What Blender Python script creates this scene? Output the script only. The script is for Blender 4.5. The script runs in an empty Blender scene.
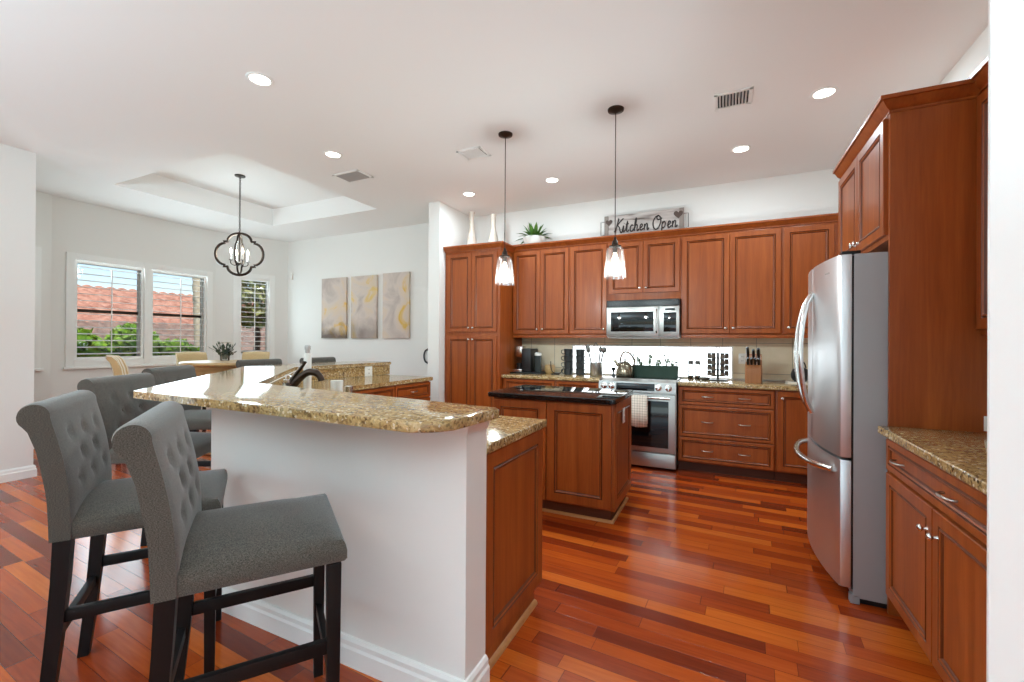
import bpy, bmesh, math, random
from mathutils import Vector, Matrix
R = math.radians
random.seed(7)
SC = bpy.context.scene
COL = SC.collection

# ------------------------------------------------------------------ camera
F, YAW, ROLL, PITCH, CAM_H = 440.2, 25.575, .352, .162, 1.314
cd = bpy.data.cameras.new('camera'); cam = bpy.data.objects.new('camera', cd); COL.objects.link(cam)
cd.sensor_fit = 'HORIZONTAL'; cd.sensor_width = 36; cd.lens = 36 * F / 1024
cd.clip_start = .02; cd.clip_end = 300
cam.matrix_world = (Matrix.Translation((0, 0, CAM_H)) @ Matrix.Rotation(R(YAW), 4, 'Z')
                    @ Matrix.Rotation(R(90 + PITCH), 4, 'X') @ Matrix.Rotation(R(ROLL), 4, 'Z'))
SC.camera = cam

# ------------------------------------------------------------------ exposure, world, sun, large lights
SC.view_settings.view_transform = 'Standard'; SC.view_settings.look = 'None'
SC.view_settings.gamma = 1; SC.view_settings.use_curve_mapping = False
SC.view_settings.exposure = 0.22
SC.cycles.use_denoising = True
SC.cycles.max_bounces = 10; SC.cycles.diffuse_bounces = 6; SC.cycles.glossy_bounces = 5
SC.cycles.transparent_max_bounces = 12; SC.cycles.sample_clamp_indirect = 6
SC.cycles.caustics_reflective = False; SC.cycles.caustics_refractive = False

W = bpy.data.worlds.new('world'); SC.world = W; W.use_nodes = True
wn = W.node_tree.nodes; wl = W.node_tree.links
sky = wn.new('ShaderNodeTexSky'); sky.sky_type = 'NISHITA'; sky.sun_disc = False
sky.sun_elevation = R(48); sky.sun_rotation = R(120); sky.air_density = 1.0; sky.dust_density = .6
wl.new(sky.outputs[0], wn['Background'].inputs[0]); wn['Background'].inputs[1].default_value = .15

def lamp(name, kind, loc, rot, energy, color=(1, 1, 1), **kw):
    d = bpy.data.lights.new(name, kind); d.energy = energy; d.color = color
    for k, v in kw.items(): setattr(d, k, v)
    o = bpy.data.objects.new(name, d); COL.objects.link(o); o.location = loc; o.rotation_euler = rot
    return o
lamp('sun', 'SUN', (0, 0, 20), (R(40), 0, R(70)), 3.6, (1, .95, .86), angle=R(.6))
# daylight through the wide glass doors of the living room behind the camera
lamp('daylight_rear_doors', 'AREA', (-.8, -4.85, 1.35), (R(90), 0, 0), 9, (.69, .98, 1.12), shape='RECTANGLE', size=8.0, size_y=2.5)
# upward fill lamp added at the same doors to brighten the ceiling
lamp('upward_fill_rear_doors', 'AREA', (-.8, -4.8, .75), (R(140), 0, 0), 45, (.67, .97, 1.12), shape='RECTANGLE', size=8.0, size_y=1.2)
lamp('daylight_living_windows', 'AREA', (-5.9, -2.3, 1.5), (R(90), 0, R(-90)), 26, (.69, .98, 1.12), shape='RECTANGLE', size=4.0, size_y=2.2)
# unseen fill lamps added behind the camera, aimed up to brighten the ceiling
for x, y in ((-3.2, -1.9), (1.6, -1.9)): lamp('ceiling_fill_lamp', 'AREA', (x, y, 1.5), (R(180), 0, 0), 185, (.67, .97, 1.12), shape='DISK', size=.8)
# daylight through the dining nook's shuttered windows
for loc, rz, sx, sz, e in (((-7.43, 3.04, 1.695), -90, .75, 1.28, 13), ((-7.43, 3.88, 1.695), -90, .76, 1.28, 13), ((-7.22, 4.97, 1.72), -111.9, .45, 1.3, 6)):
    lamp('daylight_nook_window', 'AREA', loc, (R(96), 0, R(rz)), e, (.78, .98, 1.06), shape='RECTANGLE', size=sx, size_y=sz)

# ------------------------------------------------------------------ materials
def new_mat(name):
    m = bpy.data.materials.new(name); m.use_nodes = True
    return m, m.node_tree.nodes, m.node_tree.links, m.node_tree.nodes['Principled BSDF']
def lin(c):
    return tuple((x / 12.92 if x <= .04045 else ((x + .055) / 1.055) ** 2.4) for x in c)
def rgb(r, g, b): return lin((r / 255, g / 255, b / 255)) + (1,)
def plain(name, col, rough=.5, metal=0, bump=0, bscale=200, **kw):
    m, n, l, p = new_mat(name)
    p.inputs['Base Color'].default_value = col; p.inputs['Roughness'].default_value = rough; p.inputs['Metallic'].default_value = metal
    for k, v in kw.items(): p.inputs[k].default_value = v
    tc = n.new('ShaderNodeTexCoord'); ns = n.new('ShaderNodeTexNoise'); ns.inputs['Scale'].default_value = bscale if bump else 6
    l.new(tc.outputs['Object'], ns.inputs['Vector'])
    if bump:
        b = n.new('ShaderNodeBump'); b.inputs['Strength'].default_value = bump; b.inputs['Distance'].default_value = .002
        l.new(ns.outputs['Fac'], b.inputs['Height']); l.new(b.outputs[0], p.inputs['Normal'])
    else:
        mr = n.new('ShaderNodeMapRange'); mr.inputs['To Min'].default_value = max(0, rough - .03); mr.inputs['To Max'].default_value = min(1, rough + .03)
        l.new(ns.outputs['Fac'], mr.inputs['Value']); l.new(mr.outputs[0], p.inputs['Roughness'])
    return m
def ramp(n, stops, interp='LINEAR'):
    r = n.new('ShaderNodeValToRGB'); r.color_ramp.interpolation = interp
    e = r.color_ramp.elements
    while len(e) < len(stops): e.new(.5)
    for i, (p, c) in enumerate(stops): e[i].position = p; e[i].color = c
    return r
def mathn(n, l, op, a, b=None, c=None):
    m = n.new('ShaderNodeMath'); m.operation = op
    for i, v in enumerate((a, b, c)):
        if v is None: continue
        if isinstance(v, (int, float)): m.inputs[i].default_value = v
        else: l.new(v, m.inputs[i])
    return m.outputs[0]
def mixc(n, l, fac, a, b, mode='MIX'):
    m = n.new('ShaderNodeMix'); m.data_type = 'RGBA'; m.blend_type = mode
    for i, v in ((0, fac), (6, a), (7, b)):
        if isinstance(v, (int, float)): m.inputs[i].default_value = v
        elif isinstance(v, tuple): m.inputs[i].default_value = v
        else: l.new(v, m.inputs[i])
    return m.outputs[2]

def wood(name, dark, mid, light, rough=.33, horizontal=False):
    m, n, l, p = new_mat(name)
    tc = n.new('ShaderNodeTexCoord'); oi = n.new('ShaderNodeObjectInfo')
    mp = n.new('ShaderNodeMapping'); mp.inputs['Scale'].default_value = (1.3, 9, 22) if horizontal else (16, 16, .9)
    add = n.new('ShaderNodeVectorMath'); add.operation = 'ADD'
    sc = n.new('ShaderNodeVectorMath'); sc.operation = 'SCALE'; sc.inputs[0].default_value = (7, 5, 3); l.new(oi.outputs['Random'], sc.inputs['Scale'])
    l.new(tc.outputs['Object'], add.inputs[0]); l.new(sc.outputs[0], add.inputs[1]); l.new(add.outputs[0], mp.inputs['Vector'])
    a = n.new('ShaderNodeTexNoise'); a.inputs['Scale'].default_value = 1.0; a.inputs['Detail'].default_value = 6; a.inputs['Roughness'].default_value = .62; a.inputs['Distortion'].default_value = .6
    l.new(mp.outputs[0], a.inputs['Vector'])
    rp = ramp(n, [(.25, dark), (.5, mid), (.78, light)])
    l.new(a.outputs['Fac'], rp.inputs['Fac'])
    f = n.new('ShaderNodeTexNoise'); f.inputs['Scale'].default_value = 6; f.inputs['Detail'].default_value = 3; l.new(mp.outputs[0], f.inputs['Vector'])
    c = mixc(n, l, .25, rp.outputs[0], f.outputs['Fac'], 'SOFT_LIGHT')
    l.new(c, p.inputs['Base Color']); p.inputs['Roughness'].default_value = rough
    p.inputs['Specular IOR Level'].default_value = .35; p.inputs['Coat Weight'].default_value = .08; p.inputs['Coat Roughness'].default_value = .18
    b = n.new('ShaderNodeBump'); b.inputs['Strength'].default_value = .06; b.inputs['Distance'].default_value = .001
    l.new(f.outputs['Fac'], b.inputs['Height']); l.new(b.outputs[0], p.inputs['Normal'])
    return m

def granite_gold():
    m, n, l, p = new_mat('golden_granite')
    tc = n.new('ShaderNodeTexCoord')
    big = n.new('ShaderNodeTexNoise'); big.inputs['Scale'].default_value = 20; big.inputs['Detail'].default_value = 8; big.inputs['Roughness'].default_value = .7; big.inputs['Distortion'].default_value = 1.2
    mp = n.new('ShaderNodeMapping'); mp.inputs['Scale'].default_value = (.7, 1.5, 1.5); mp.inputs['Rotation'].default_value = (0, 0, .3)
    l.new(tc.outputs['Object'], mp.inputs['Vector']); l.new(mp.outputs[0], big.inputs['Vector'])
    r1 = ramp(n, [(.34, rgb(74, 54, 38)), (.45, rgb(150, 118, 72)), (.56, rgb(196, 166, 114)), (.74, rgb(220, 202, 164))])
    l.new(big.outputs['Fac'], r1.inputs['Fac'])
    v = n.new('ShaderNodeTexVoronoi'); v.inputs['Scale'].default_value = 115; l.new(tc.outputs['Object'], v.inputs['Vector'])
    sep = n.new('ShaderNodeSeparateColor'); l.new(v.outputs['Color'], sep.inputs[0])
    r2 = ramp(n, [(0, rgb(36, 28, 24)), (.15, rgb(80, 54, 38)), (.27, rgb(168, 136, 90)), (.8, rgb(198, 166, 116)), (.93, rgb(236, 226, 204))], 'CONSTANT')
    l.new(sep.outputs[0], r2.inputs['Fac'])
    c = mixc(n, l, .5, r1.outputs[0], r2.outputs[0])
    l.new(c, p.inputs['Base Color']); p.inputs['Roughness'].default_value = .09
    return m
def granite_black():
    m, n, l, p = new_mat('black_granite')
    tc = n.new('ShaderNodeTexCoord')
    v = n.new('ShaderNodeTexVoronoi'); v.inputs['Scale'].default_value = 260; l.new(tc.outputs['Object'], v.inputs['Vector'])
    sep = n.new('ShaderNodeSeparateColor'); l.new(v.outputs['Color'], sep.inputs[0])
    r2 = ramp(n, [(0, rgb(10, 10, 11)), (.9, rgb(15, 15, 16)), (.97, rgb(60, 58, 52))]); l.new(sep.outputs[0], r2.inputs['Fac'])
    l.new(r2.outputs[0], p.inputs['Base Color']); p.inputs['Roughness'].default_value = .06
    return m
def floor_mat():
    m, n, l, p = new_mat('cherry_plank_floor')
    tc = n.new('ShaderNodeTexCoord'); mp = n.new('ShaderNodeMapping'); mp.inputs['Rotation'].default_value = (0, 0, R(3))
    l.new(tc.outputs['Object'], mp.inputs['Vector'])
    s = n.new('ShaderNodeSeparateXYZ'); l.new(mp.outputs[0], s.inputs[0])
    PW, PL = .083, .78
    yy = mathn(n, l, 'DIVIDE', s.outputs[1], PW); row = mathn(n, l, 'FLOOR', yy)
    w1 = n.new('ShaderNodeTexWhiteNoise'); w1.noise_dimensions = '1D'; l.new(row, w1.inputs['W'])
    xs = mathn(n, l, 'ADD', mathn(n, l, 'DIVIDE', s.outputs[0], PL), mathn(n, l, 'MULTIPLY', w1.outputs['Value'], 7.3))
    # planks of unequal length: warp the run inside each row
    xs = mathn(n, l, 'ADD', xs, mathn(n, l, 'MULTIPLY', mathn(n, l, 'SINE', mathn(n, l, 'ADD', mathn(n, l, 'MULTIPLY', xs, 2.1), row)), .22))
    colm = mathn(n, l, 'FLOOR', xs)
    cv = n.new('ShaderNodeCombineXYZ'); l.new(row, cv.inputs[0]); l.new(colm, cv.inputs[1])
    w2 = n.new('ShaderNodeTexWhiteNoise'); w2.noise_dimensions = '2D'; l.new(cv.outputs[0], w2.inputs['Vector'])
    rp = ramp(n, [(0, rgb(108, 36, 13)), (.25, rgb(136, 50, 17)), (.5, rgb(156, 61, 19)), (.78, rgb(182, 80, 23)), (1, rgb(194, 96, 30))])
    l.new(w2.outputs['Value'], rp.inputs['Fac'])
    g = n.new('ShaderNodeMapping'); g.inputs['Scale'].default_value = (2.2, 40, 1)
    sh = n.new('ShaderNodeVectorMath'); sh.operation = 'ADD'; l.new(mp.outputs[0], sh.inputs[0]); l.new(w2.outputs['Color'], sh.inputs[1]); l.new(sh.outputs[0], g.inputs['Vector'])
    gn = n.new('ShaderNodeTexNoise'); gn.inputs['Scale'].default_value = 1.5; gn.inputs['Detail'].default_value = 5; gn.inputs['Distortion'].default_value = .5; l.new(g.outputs[0], gn.inputs['Vector'])
    c = mixc(n, l, .5, rp.outputs[0], gn.outputs['Fac'], 'SOFT_LIGHT')
    fy = mathn(n, l, 'FRACT', yy); fx = mathn(n, l, 'FRACT', xs)
    ey = mathn(n, l, 'MINIMUM', fy, mathn(n, l, 'SUBTRACT', 1.0, fy)); ex = mathn(n, l, 'MINIMUM', fx, mathn(n, l, 'SUBTRACT', 1.0, fx))
    gy = mathn(n, l, 'LESS_THAN', ey, .018); gx = mathn(n, l, 'LESS_THAN', ex, .0022)
    gap = mathn(n, l, 'MAXIMUM', gy, gx)
    c = mixc(n, l, mathn(n, l, 'MULTIPLY', gap, .6), c, rgb(52, 18, 8))
    p.inputs['Specular IOR Level'].default_value = .45
    l.new(c, p.inputs['Base Color'])
    mr = n.new('ShaderNodeMapRange'); mr.inputs['To Min'].default_value = .12; mr.inputs['To Max'].default_value = .23; l.new(gn.outputs['Fac'], mr.inputs['Value']); l.new(mr.outputs[0], p.inputs['Roughness'])
    b = n.new('ShaderNodeBump'); b.inputs['Strength'].default_value = .25; b.inputs['Distance'].default_value = .001; b.invert = True
    l.new(gap, b.inputs['Height']); l.new(b.outputs[0], p.inputs['Normal'])
    return m
def fabric(name, a, b_, scale=420):
    m, n, l, p = new_mat(name)
    tc = n.new('ShaderNodeTexCoord')
    ns = n.new('ShaderNodeTexNoise'); ns.inputs['Scale'].default_value = scale; ns.inputs['Detail'].default_value = 2; l.new(tc.outputs['Object'], ns.inputs['Vector'])
    mp = n.new('ShaderNodeMapping'); mp.inputs['Scale'].default_value = (240, 240, 900); l.new(tc.outputs['Object'], mp.inputs['Vector'])
    n2 = n.new('ShaderNodeTexNoise'); n2.inputs['Scale'].default_value = 1; l.new(mp.outputs[0], n2.inputs['Vector'])
    f = mathn(n, l, 'MULTIPLY', mathn(n, l, 'ADD', ns.outputs['Fac'], n2.outputs['Fac']), .5)
    r = ramp(n, [(.40, a), (.60, b_)]); l.new(f, r.inputs['Fac']); l.new(r.outputs[0], p.inputs['Base Color'])
    p.inputs['Roughness'].default_value = .95; p.inputs['Sheen Weight'].default_value = .35; p.inputs['Specular IOR Level'].default_value = .2
    bp = n.new('ShaderNodeBump'); bp.inputs['Strength'].default_value = .3; bp.inputs['Distance'].default_value = .002; l.new(f, bp.inputs['Height']); l.new(bp.outputs[0], p.inputs['Normal'])
    return m
def steel(name, col, rough=.28, axis=2):
    m, n, l, p = new_mat(name)
    p.inputs['Metallic'].default_value = 1; p.inputs['Base Color'].default_value = col
    tc = n.new('ShaderNodeTexCoord'); mp = n.new('ShaderNodeMapping')
    sc = [300, 300, 300]; sc[axis] = 3; mp.inputs['Scale'].default_value = sc
    l.new(tc.outputs['Object'], mp.inputs['Vector'])
    ns = n.new('ShaderNodeTexNoise'); ns.inputs['Scale'].default_value = 1; l.new(mp.outputs[0], ns.inputs['Vector'])
    mr = n.new('ShaderNodeMapRange'); mr.inputs['To Min'].default_value = rough - .02; mr.inputs['To Max'].default_value = rough + .02; l.new(ns.outputs['Fac'], mr.inputs['Value']); l.new(mr.outputs[0], p.inputs['Roughness'])
    return m
def tile_mat():
    m, n, l, p = new_mat('beige_tile_backsplash')
    tc = n.new('ShaderNodeTexCoord'); mp = n.new('ShaderNodeMapping'); mp.inputs['Rotation'].default_value = (R(90), 0, 0); l.new(tc.outputs['Object'], mp.inputs['Vector'])
    b = n.new('ShaderNodeTexBrick'); b.inputs['Scale'].default_value = 1; b.inputs['Brick Width'].default_value = .33; b.inputs['Row Height'].default_value = .33; b.inputs['Mortar Size'].default_value = .003
    b.offset = 0; b.inputs['Color1'].default_value = rgb(236, 222, 194); b.inputs['Color2'].default_value = rgb(228, 212, 182); b.inputs['Mortar'].default_value = rgb(160, 148, 128)
    l.new(mp.outputs[0], b.inputs['Vector'])
    ns = n.new('ShaderNodeTexNoise'); ns.inputs['Scale'].default_value = 9; ns.inputs['Detail'].default_value = 5; l.new(tc.outputs['Object'], ns.inputs['Vector'])
    l.new(mixc(n, l, .4, b.outputs['Color'], ns.outputs['Fac'], 'SOFT_LIGHT'), p.inputs['Base Color']); p.inputs['Roughness'].default_value = .4
    return m
def pane(name, tint=(1, 1, 1, 1), rough=0, gl=.09):
    m, n, l, p = new_mat(name)
    t = n.new('ShaderNodeBsdfTransparent'); t.inputs[0].default_value = tint
    g = n.new('ShaderNodeBsdfGlossy'); g.inputs['Roughness'].default_value = rough
    fr = n.new('ShaderNodeFresnel'); fr.inputs[0].default_value = 1.45
    mx = n.new('ShaderNodeMixShader'); l.new(mathn(n, l, 'ADD', fr.outputs[0], gl - .04), mx.inputs[0]); l.new(t.outputs[0], mx.inputs[1]); l.new(g.outputs[0], mx.inputs[2])
    l.new(mx.outputs[0], n['Material Output'].inputs[0])
    return m
def seeded():
    m, n, l, p = new_mat('seeded_lamp_glass')
    t = n.new('ShaderNodeBsdfTransparent'); tr = n.new('ShaderNodeBsdfTranslucent'); tr.inputs[0].default_value = (.95, .92, .87, 1)
    g = n.new('ShaderNodeBsdfGlossy'); g.inputs['Roughness'].default_value = .12
    tc = n.new('ShaderNodeTexCoord'); v = n.new('ShaderNodeTexVoronoi'); v.inputs['Scale'].default_value = 70; l.new(tc.outputs['Object'], v.inputs['Vector'])
    mr = n.new('ShaderNodeMapRange'); mr.inputs['From Max'].default_value = .6; mr.inputs['To Min'].default_value = .006; mr.inputs['To Max'].default_value = .002; l.new(v.outputs['Distance'], mr.inputs['Value'])
    lw = n.new('ShaderNodeLayerWeight'); lw.inputs[0].default_value = .35
    a = n.new('ShaderNodeMixShader'); l.new(mathn(n, l, 'MINIMUM', mathn(n, l, 'ADD', mr.outputs[0], mathn(n, l, 'MULTIPLY', lw.outputs['Facing'], .012)), .95), a.inputs[0]); l.new(t.outputs[0], a.inputs[1]); l.new(tr.outputs[0], a.inputs[2])
    b = n.new('ShaderNodeMixShader'); b.inputs[0].default_value = .1; l.new(a.outputs[0], b.inputs[1]); l.new(g.outputs[0], b.inputs[2]); l.new(b.outputs[0], n['Material Output'].inputs[0])
    return m
def glow(name, col, s):
    m, n, l, p = new_mat(name)
    p.inputs['Base Color'].default_value = col; p.inputs['Emission Color'].default_value = col; p.inputs['Emission Strength'].default_value = s
    return m
def patches(name, stops, scale=4, rough=.7, dist=.8, stretch=(1, 1, 1), seed=0):
    m, n, l, p = new_mat(name)
    tc = n.new('ShaderNodeTexCoord'); mp = n.new('ShaderNodeMapping'); mp.inputs['Scale'].default_value = stretch; mp.inputs['Location'].default_value = (seed * 3.1, seed * 1.7, seed * 2.3); l.new(tc.outputs['Object'], mp.inputs['Vector'])
    ns = n.new('ShaderNodeTexNoise'); ns.inputs['Scale'].default_value = scale; ns.inputs['Detail'].default_value = 6; ns.inputs['Distortion'].default_value = dist; l.new(mp.outputs[0], ns.inputs['Vector'])
    r = ramp(n, stops); l.new(ns.outputs['Fac'], r.inputs['Fac']); l.new(r.outputs[0], p.inputs['Base Color']); p.inputs['Roughness'].default_value = rough
    return m

M = {}
M['wall'] = plain('white_wall_paint', rgb(232, 229, 224), .75, bump=.05, bscale=150)
M['ceil'] = plain('white_ceiling_paint', rgb(238, 235, 232), .85, bump=.05, bscale=120)
M['trim'] = plain('white_trim_paint', rgb(238, 236, 232), .4)
M['shutter'] = plain('white_shutter_paint', rgb(240, 238, 234), .35)
M['wood'] = wood('cherry_cabinet_wood', rgb(128, 58, 18), rgb(148, 72, 25), rgb(168, 88, 36), .38)
M['groove'] = wood('dark_moulding_wood', rgb(84, 38, 16), rgb(98, 46, 20), rgb(112, 54, 24))  # darker wood tone for the moulding grooves of the fronts
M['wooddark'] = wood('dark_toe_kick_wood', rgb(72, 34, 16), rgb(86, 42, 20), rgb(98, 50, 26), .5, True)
M['shoe'] = wood('pale_shoe_moulding_wood', rgb(170, 112, 62), rgb(184, 124, 72), rgb(196, 138, 84), .4, True)
M['floor'] = floor_mat()
M['gold'] = granite_gold(); M['black'] = granite_black()
M['fabric'] = fabric('grey_linen_fabric', rgb(50, 46, 41), rgb(104, 97, 88), 460)
M['leg'] = plain('espresso_lacquered_wood', rgb(11, 8, 8), .45, **{'Specular IOR Level': .3})
M['steel'] = steel('brushed_steel', (.45, .44, .42, 1), .3, 0)
M['steelv'] = steel('brushed_steel_doors', (.74, .76, .78, 1), .36, 2)
M['chrome'] = plain('polished_nickel', (.75, .73, .7, 1), .18, 1)
M['pull'] = plain('antique_nickel', (.42, .39, .35, 1), .3, 1)
M['bronze'] = plain('dark_bronze_metal', rgb(62, 50, 42), .3, .8)
M['fridge_side'] = plain('grey_enamel', rgb(160, 161, 163), .45, .1)
M['blackgloss'] = plain('black_glass', rgb(10, 12, 14), .06)
M['blackplastic'] = plain('black_plastic', rgb(20, 20, 22), .35)
M['tile'] = tile_mat()
M['glass'] = pane('clear_window_glass', gl=.05)
M['lampglass'] = seeded()
M['jarglass'] = pane('jar_glass', (.9, .92, .92, 1), .03, .1)
M['frost'] = glow('frosted_backlit_glass', rgb(240, 248, 252), 3.0)
M['bulb'] = glow('warm_bulb', (1, .86, .66, 1), 12)
M['can'] = glow('recessed_lamp_lens', (1, .95, .87, 1), 9)
M['white'] = plain('white_ceramic', rgb(236, 234, 228), .25)
M['plate'] = plain('white_plastic_plate', rgb(232, 230, 224), .4)
M['vasewood'] = patches('pale_banded_ceramic', [(.3, rgb(206, 196, 186)), (.6, rgb(196, 182, 166)), (.8, rgb(178, 158, 138))], 2, .5, .3, (1, 1, 6))
M['tan'] = fabric('tan_upholstery', rgb(180, 150, 106), rgb(206, 178, 134), 300)
M['tanwood'] = wood('light_oak', rgb(158, 124, 82), rgb(180, 146, 98), rgb(198, 166, 118), .4, True)
M['leaf'] = patches('green_leaf', [(.3, rgb(36, 74, 20)), (.6, rgb(80, 124, 36)), (.8, rgb(146, 172, 64))], 9, .5)
M['knifewood'] = wood('knife_block_wood', rgb(120, 70, 34), rgb(146, 90, 46), rgb(166, 108, 60), .4)
M['planter'] = plain('dark_green_enamel', rgb(48, 70, 58), .4, .2)
M['grille'] = plain('grey_register_metal', rgb(176, 172, 168), .5)
M['void'] = plain('dark_duct', rgb(28, 27, 26), .9)

# ------------------------------------------------------------------ mesh helpers
def box(bm, x0, x1, y0, y1, z0, z1, bev=0, mi=0, mat=None):
    vs = [bm.verts.new(v) for v in ((x0, y0, z0), (x1, y0, z0), (x1, y1, z0), (x0, y1, z0), (x0, y0, z1), (x1, y0, z1), (x1, y1, z1), (x0, y1, z1))]
    if mat is not None:
        for v in vs: v.co = mat @ v.co
    fs = [bm.faces.new([vs[i] for i in f]) for f in ((0, 3, 2, 1), (4, 5, 6, 7), (0, 1, 5, 4), (1, 2, 6, 5), (2, 3, 7, 6), (3, 0, 4, 7))]
    for f in fs: f.material_index = mi
    if bev:
        es = list({e for f in fs for e in f.edges})
        r = bmesh.ops.bevel(bm, geom=es, offset=bev, segments=2, affect='EDGES', profile=.6, clamp_overlap=True)
        for f in r['faces']: f.material_index = mi
    return bm
def prism(bm, pts, z0, z1, bev=0, seg=2, mi=0):
    lo = [bm.verts.new((x, y, z0)) for x, y in pts]; hi = [bm.verts.new((x, y, z1)) for x, y in pts]
    k = len(pts); area = sum(pts[i][0] * pts[(i + 1) % k][1] - pts[(i + 1) % k][0] * pts[i][1] for i in range(k))
    if area < 0: lo.reverse(); hi.reverse()
    fs = [bm.faces.new(hi), bm.faces.new(lo[::-1])]
    for i in range(k): fs.append(bm.faces.new((lo[i], lo[(i + 1) % k], hi[(i + 1) % k], hi[i])))
    for f in fs: f.material_index = mi
    if bev:
        es = [e for f in fs[:2] for e in f.edges]
        bmesh.ops.bevel(bm, geom=es, offset=bev, segments=seg, affect='EDGES', profile=.5)
    return bm
def ring_pts(c, t, r, k, up=Vector((0, 0, 1))):
    t = t.normalized(); a = t.cross(up)
    if a.length < 1e-3: a = t.cross(Vector((1, 0, 0)))
    a.normalize(); b = a.cross(t)
    return [c + (a * math.cos(2 * math.pi * i / k) + b * math.sin(2 * math.pi * i / k)) * r for i in range(k)]
def tube(bm, pts, r, k=8, closed=False, flat=None, mi=0):
    pts = [Vector(p) for p in pts]; n = len(pts); rings = []
    rr = r if isinstance(r, (list, tuple)) else [r] * n
    ref = None
    for i, p in enumerate(pts):
        if closed: t = pts[(i + 1) % n] - pts[i - 1]
        else: t = pts[min(i + 1, n - 1)] - pts[max(i - 1, 0)]
        t.normalize()
        if ref is None:
            a = t.cross(Vector((0, 0, 1)))
            if a.length < 1e-3: a = t.cross(Vector((1, 0, 0)))
            a.normalize()
        else:
            a = ref - t * ref.dot(t); a.normalize()
        ref = a; b = t.cross(a)
        fb = flat if flat else 1
        rings.append([bm.verts.new(p + (a * math.cos(2 * math.pi * j / k) + b * fb * math.sin(2 * math.pi * j / k)) * rr[i]) for j in range(k)])
    m = n if closed else n - 1
    fs = []
    for i in range(m):
        A, B = rings[i], rings[(i + 1) % n]
        for j in range(k): fs.append(bm.faces.new((A[j], A[(j + 1) % k], B[(j + 1) % k], B[j])))
    if not closed: fs.append(bm.faces.new(rings[0][::-1])); fs.append(bm.faces.new(rings[-1]))
    for f in fs: f.material_index = mi
    return bm
def lathe(bm, prof, k=24, c=(0, 0, 0), mi=0):
    rings = []
    for r, z in prof:
        if r < 1e-5: rings.append([bm.verts.new((c[0], c[1], c[2] + z))])
        else: rings.append([bm.verts.new((c[0] + r * math.cos(2 * math.pi * j / k), c[1] + r * math.sin(2 * math.pi * j / k), c[2] + z)) for j in range(k)])
    for A, B in zip(rings, rings[1:]):
        for j in range(k):
            j2 = (j + 1) % k
            if len(A) == 1 and len(B) == 1: continue
            if len(A) == 1: f = bm.faces.new((A[0], B[j2], B[j]))
            elif len(B) == 1: f = bm.faces.new((A[j], A[j2], B[0]))
            else: f = bm.faces.new((A[j], A[j2], B[j2], B[j]))
            f.material_index = mi
    return bm
def sweep(bm, path, prof):
    """profile (out, z) along a 2D path, mitred; out is to the right of the direction of travel"""
    P = [Vector((x, y)) for x, y in path]; rings = []
    for i, p in enumerate(P):
        d0 = (P[i] - P[i - 1]).normalized() if i else None; d1 = (P[i + 1] - P[i]).normalized() if i < len(P) - 1 else None
        n0 = Vector((d0.y, -d0.x)) if d0 else None; n1 = Vector((d1.y, -d1.x)) if d1 else None
        if n0 is None: m = n1
        elif n1 is None: m = n0
        else: m = (n0 + n1); m = m / (1 + n0.dot(n1))
        rings.append([bm.verts.new((p.x + m.x * o, p.y + m.y * o, z)) for o, z in prof])
    k = len(prof)
    for A, B in zip(rings, rings[1:]):
        for j in range(k): bm.faces.new((A[j], A[(j + 1) % k], B[(j + 1) % k], B[j]))
    bm.faces.new(rings[0][::-1]); bm.faces.new(rings[-1])
    return bm
def obj(name, bm, mat, parent=None, loc=None, rz=0, smooth=40, rot=None):
    bmesh.ops.recalc_face_normals(bm, faces=bm.faces)
    me = bpy.data.meshes.new(name); bm.to_mesh(me); bm.free()
    for m_ in (mat if isinstance(mat, (list, tuple)) else [mat]): me.materials.append(m_)
    if smooth:
        me.polygons.foreach_set('use_smooth', [True] * len(me.polygons)); me.set_sharp_from_angle(angle=R(smooth))
    o = bpy.data.objects.new(name, me); COL.objects.link(o)
    if loc is not None: o.location = loc
    if rot is not None: o.rotation_euler = rot
    else: o.rotation_euler = (0, 0, rz)
    if parent is not None: o.parent = parent
    return o
def BM(): return bmesh.new()
def tag(o, label, cat, group=None):
    o['label'] = label; o['category'] = cat
    if group: o['group'] = group
    return o
def thing(name, label, cat, loc=(0, 0, 0), rz=0, group=None):
    o = bpy.data.objects.new(name, None); COL.objects.link(o); o.location = loc; o.rotation_euler = (0, 0, rz); o.empty_display_size = .1
    return tag(o, label, cat, group)
def struct(name, bm, mat, parent=None, **kw):
    o = obj(name, bm, mat, parent, **kw)
    if parent is None: o['kind'] = 'structure'
    return o
def dup(root, loc, rz=None, label=None):
    r = root.copy(); COL.objects.link(r); r.location = loc
    if rz is not None: r.rotation_euler = (0, 0, rz)
    if label: r['label'] = label
    for ch in list(root.children):
        c = ch.copy(); COL.objects.link(c); c.parent = r
        for g in list(ch.children):
            d = g.copy(); COL.objects.link(d); d.parent = c
    return r
def rounded(pts_r):
    """polygon with rounded corners: [(x, y, radius)]"""
    out = []; k = len(pts_r)
    for i, (x, y, r) in enumerate(pts_r):
        p = Vector((x, y)); a = (Vector(pts_r[i - 1][:2]) - p).normalized(); b = (Vector(pts_r[(i + 1) % k][:2]) - p).normalized()
        if r <= 0: out.append((x, y)); continue
        ang = a.angle(b); t = r / math.tan(ang / 2); c = p + (a + b).normalized() * (r / math.sin(ang / 2))
        s, e = p + a * t, p + b * t; a0 = math.atan2(s.y - c.y, s.x - c.x); a1 = math.atan2(e.y - c.y, e.x - c.x)
        da = (a1 - a0 + math.pi) % (2 * math.pi) - math.pi
        for q in range(7): out.append((c.x + r * math.cos(a0 + da * q / 6), c.y + r * math.sin(a0 + da * q / 6)))
    return out
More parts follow.
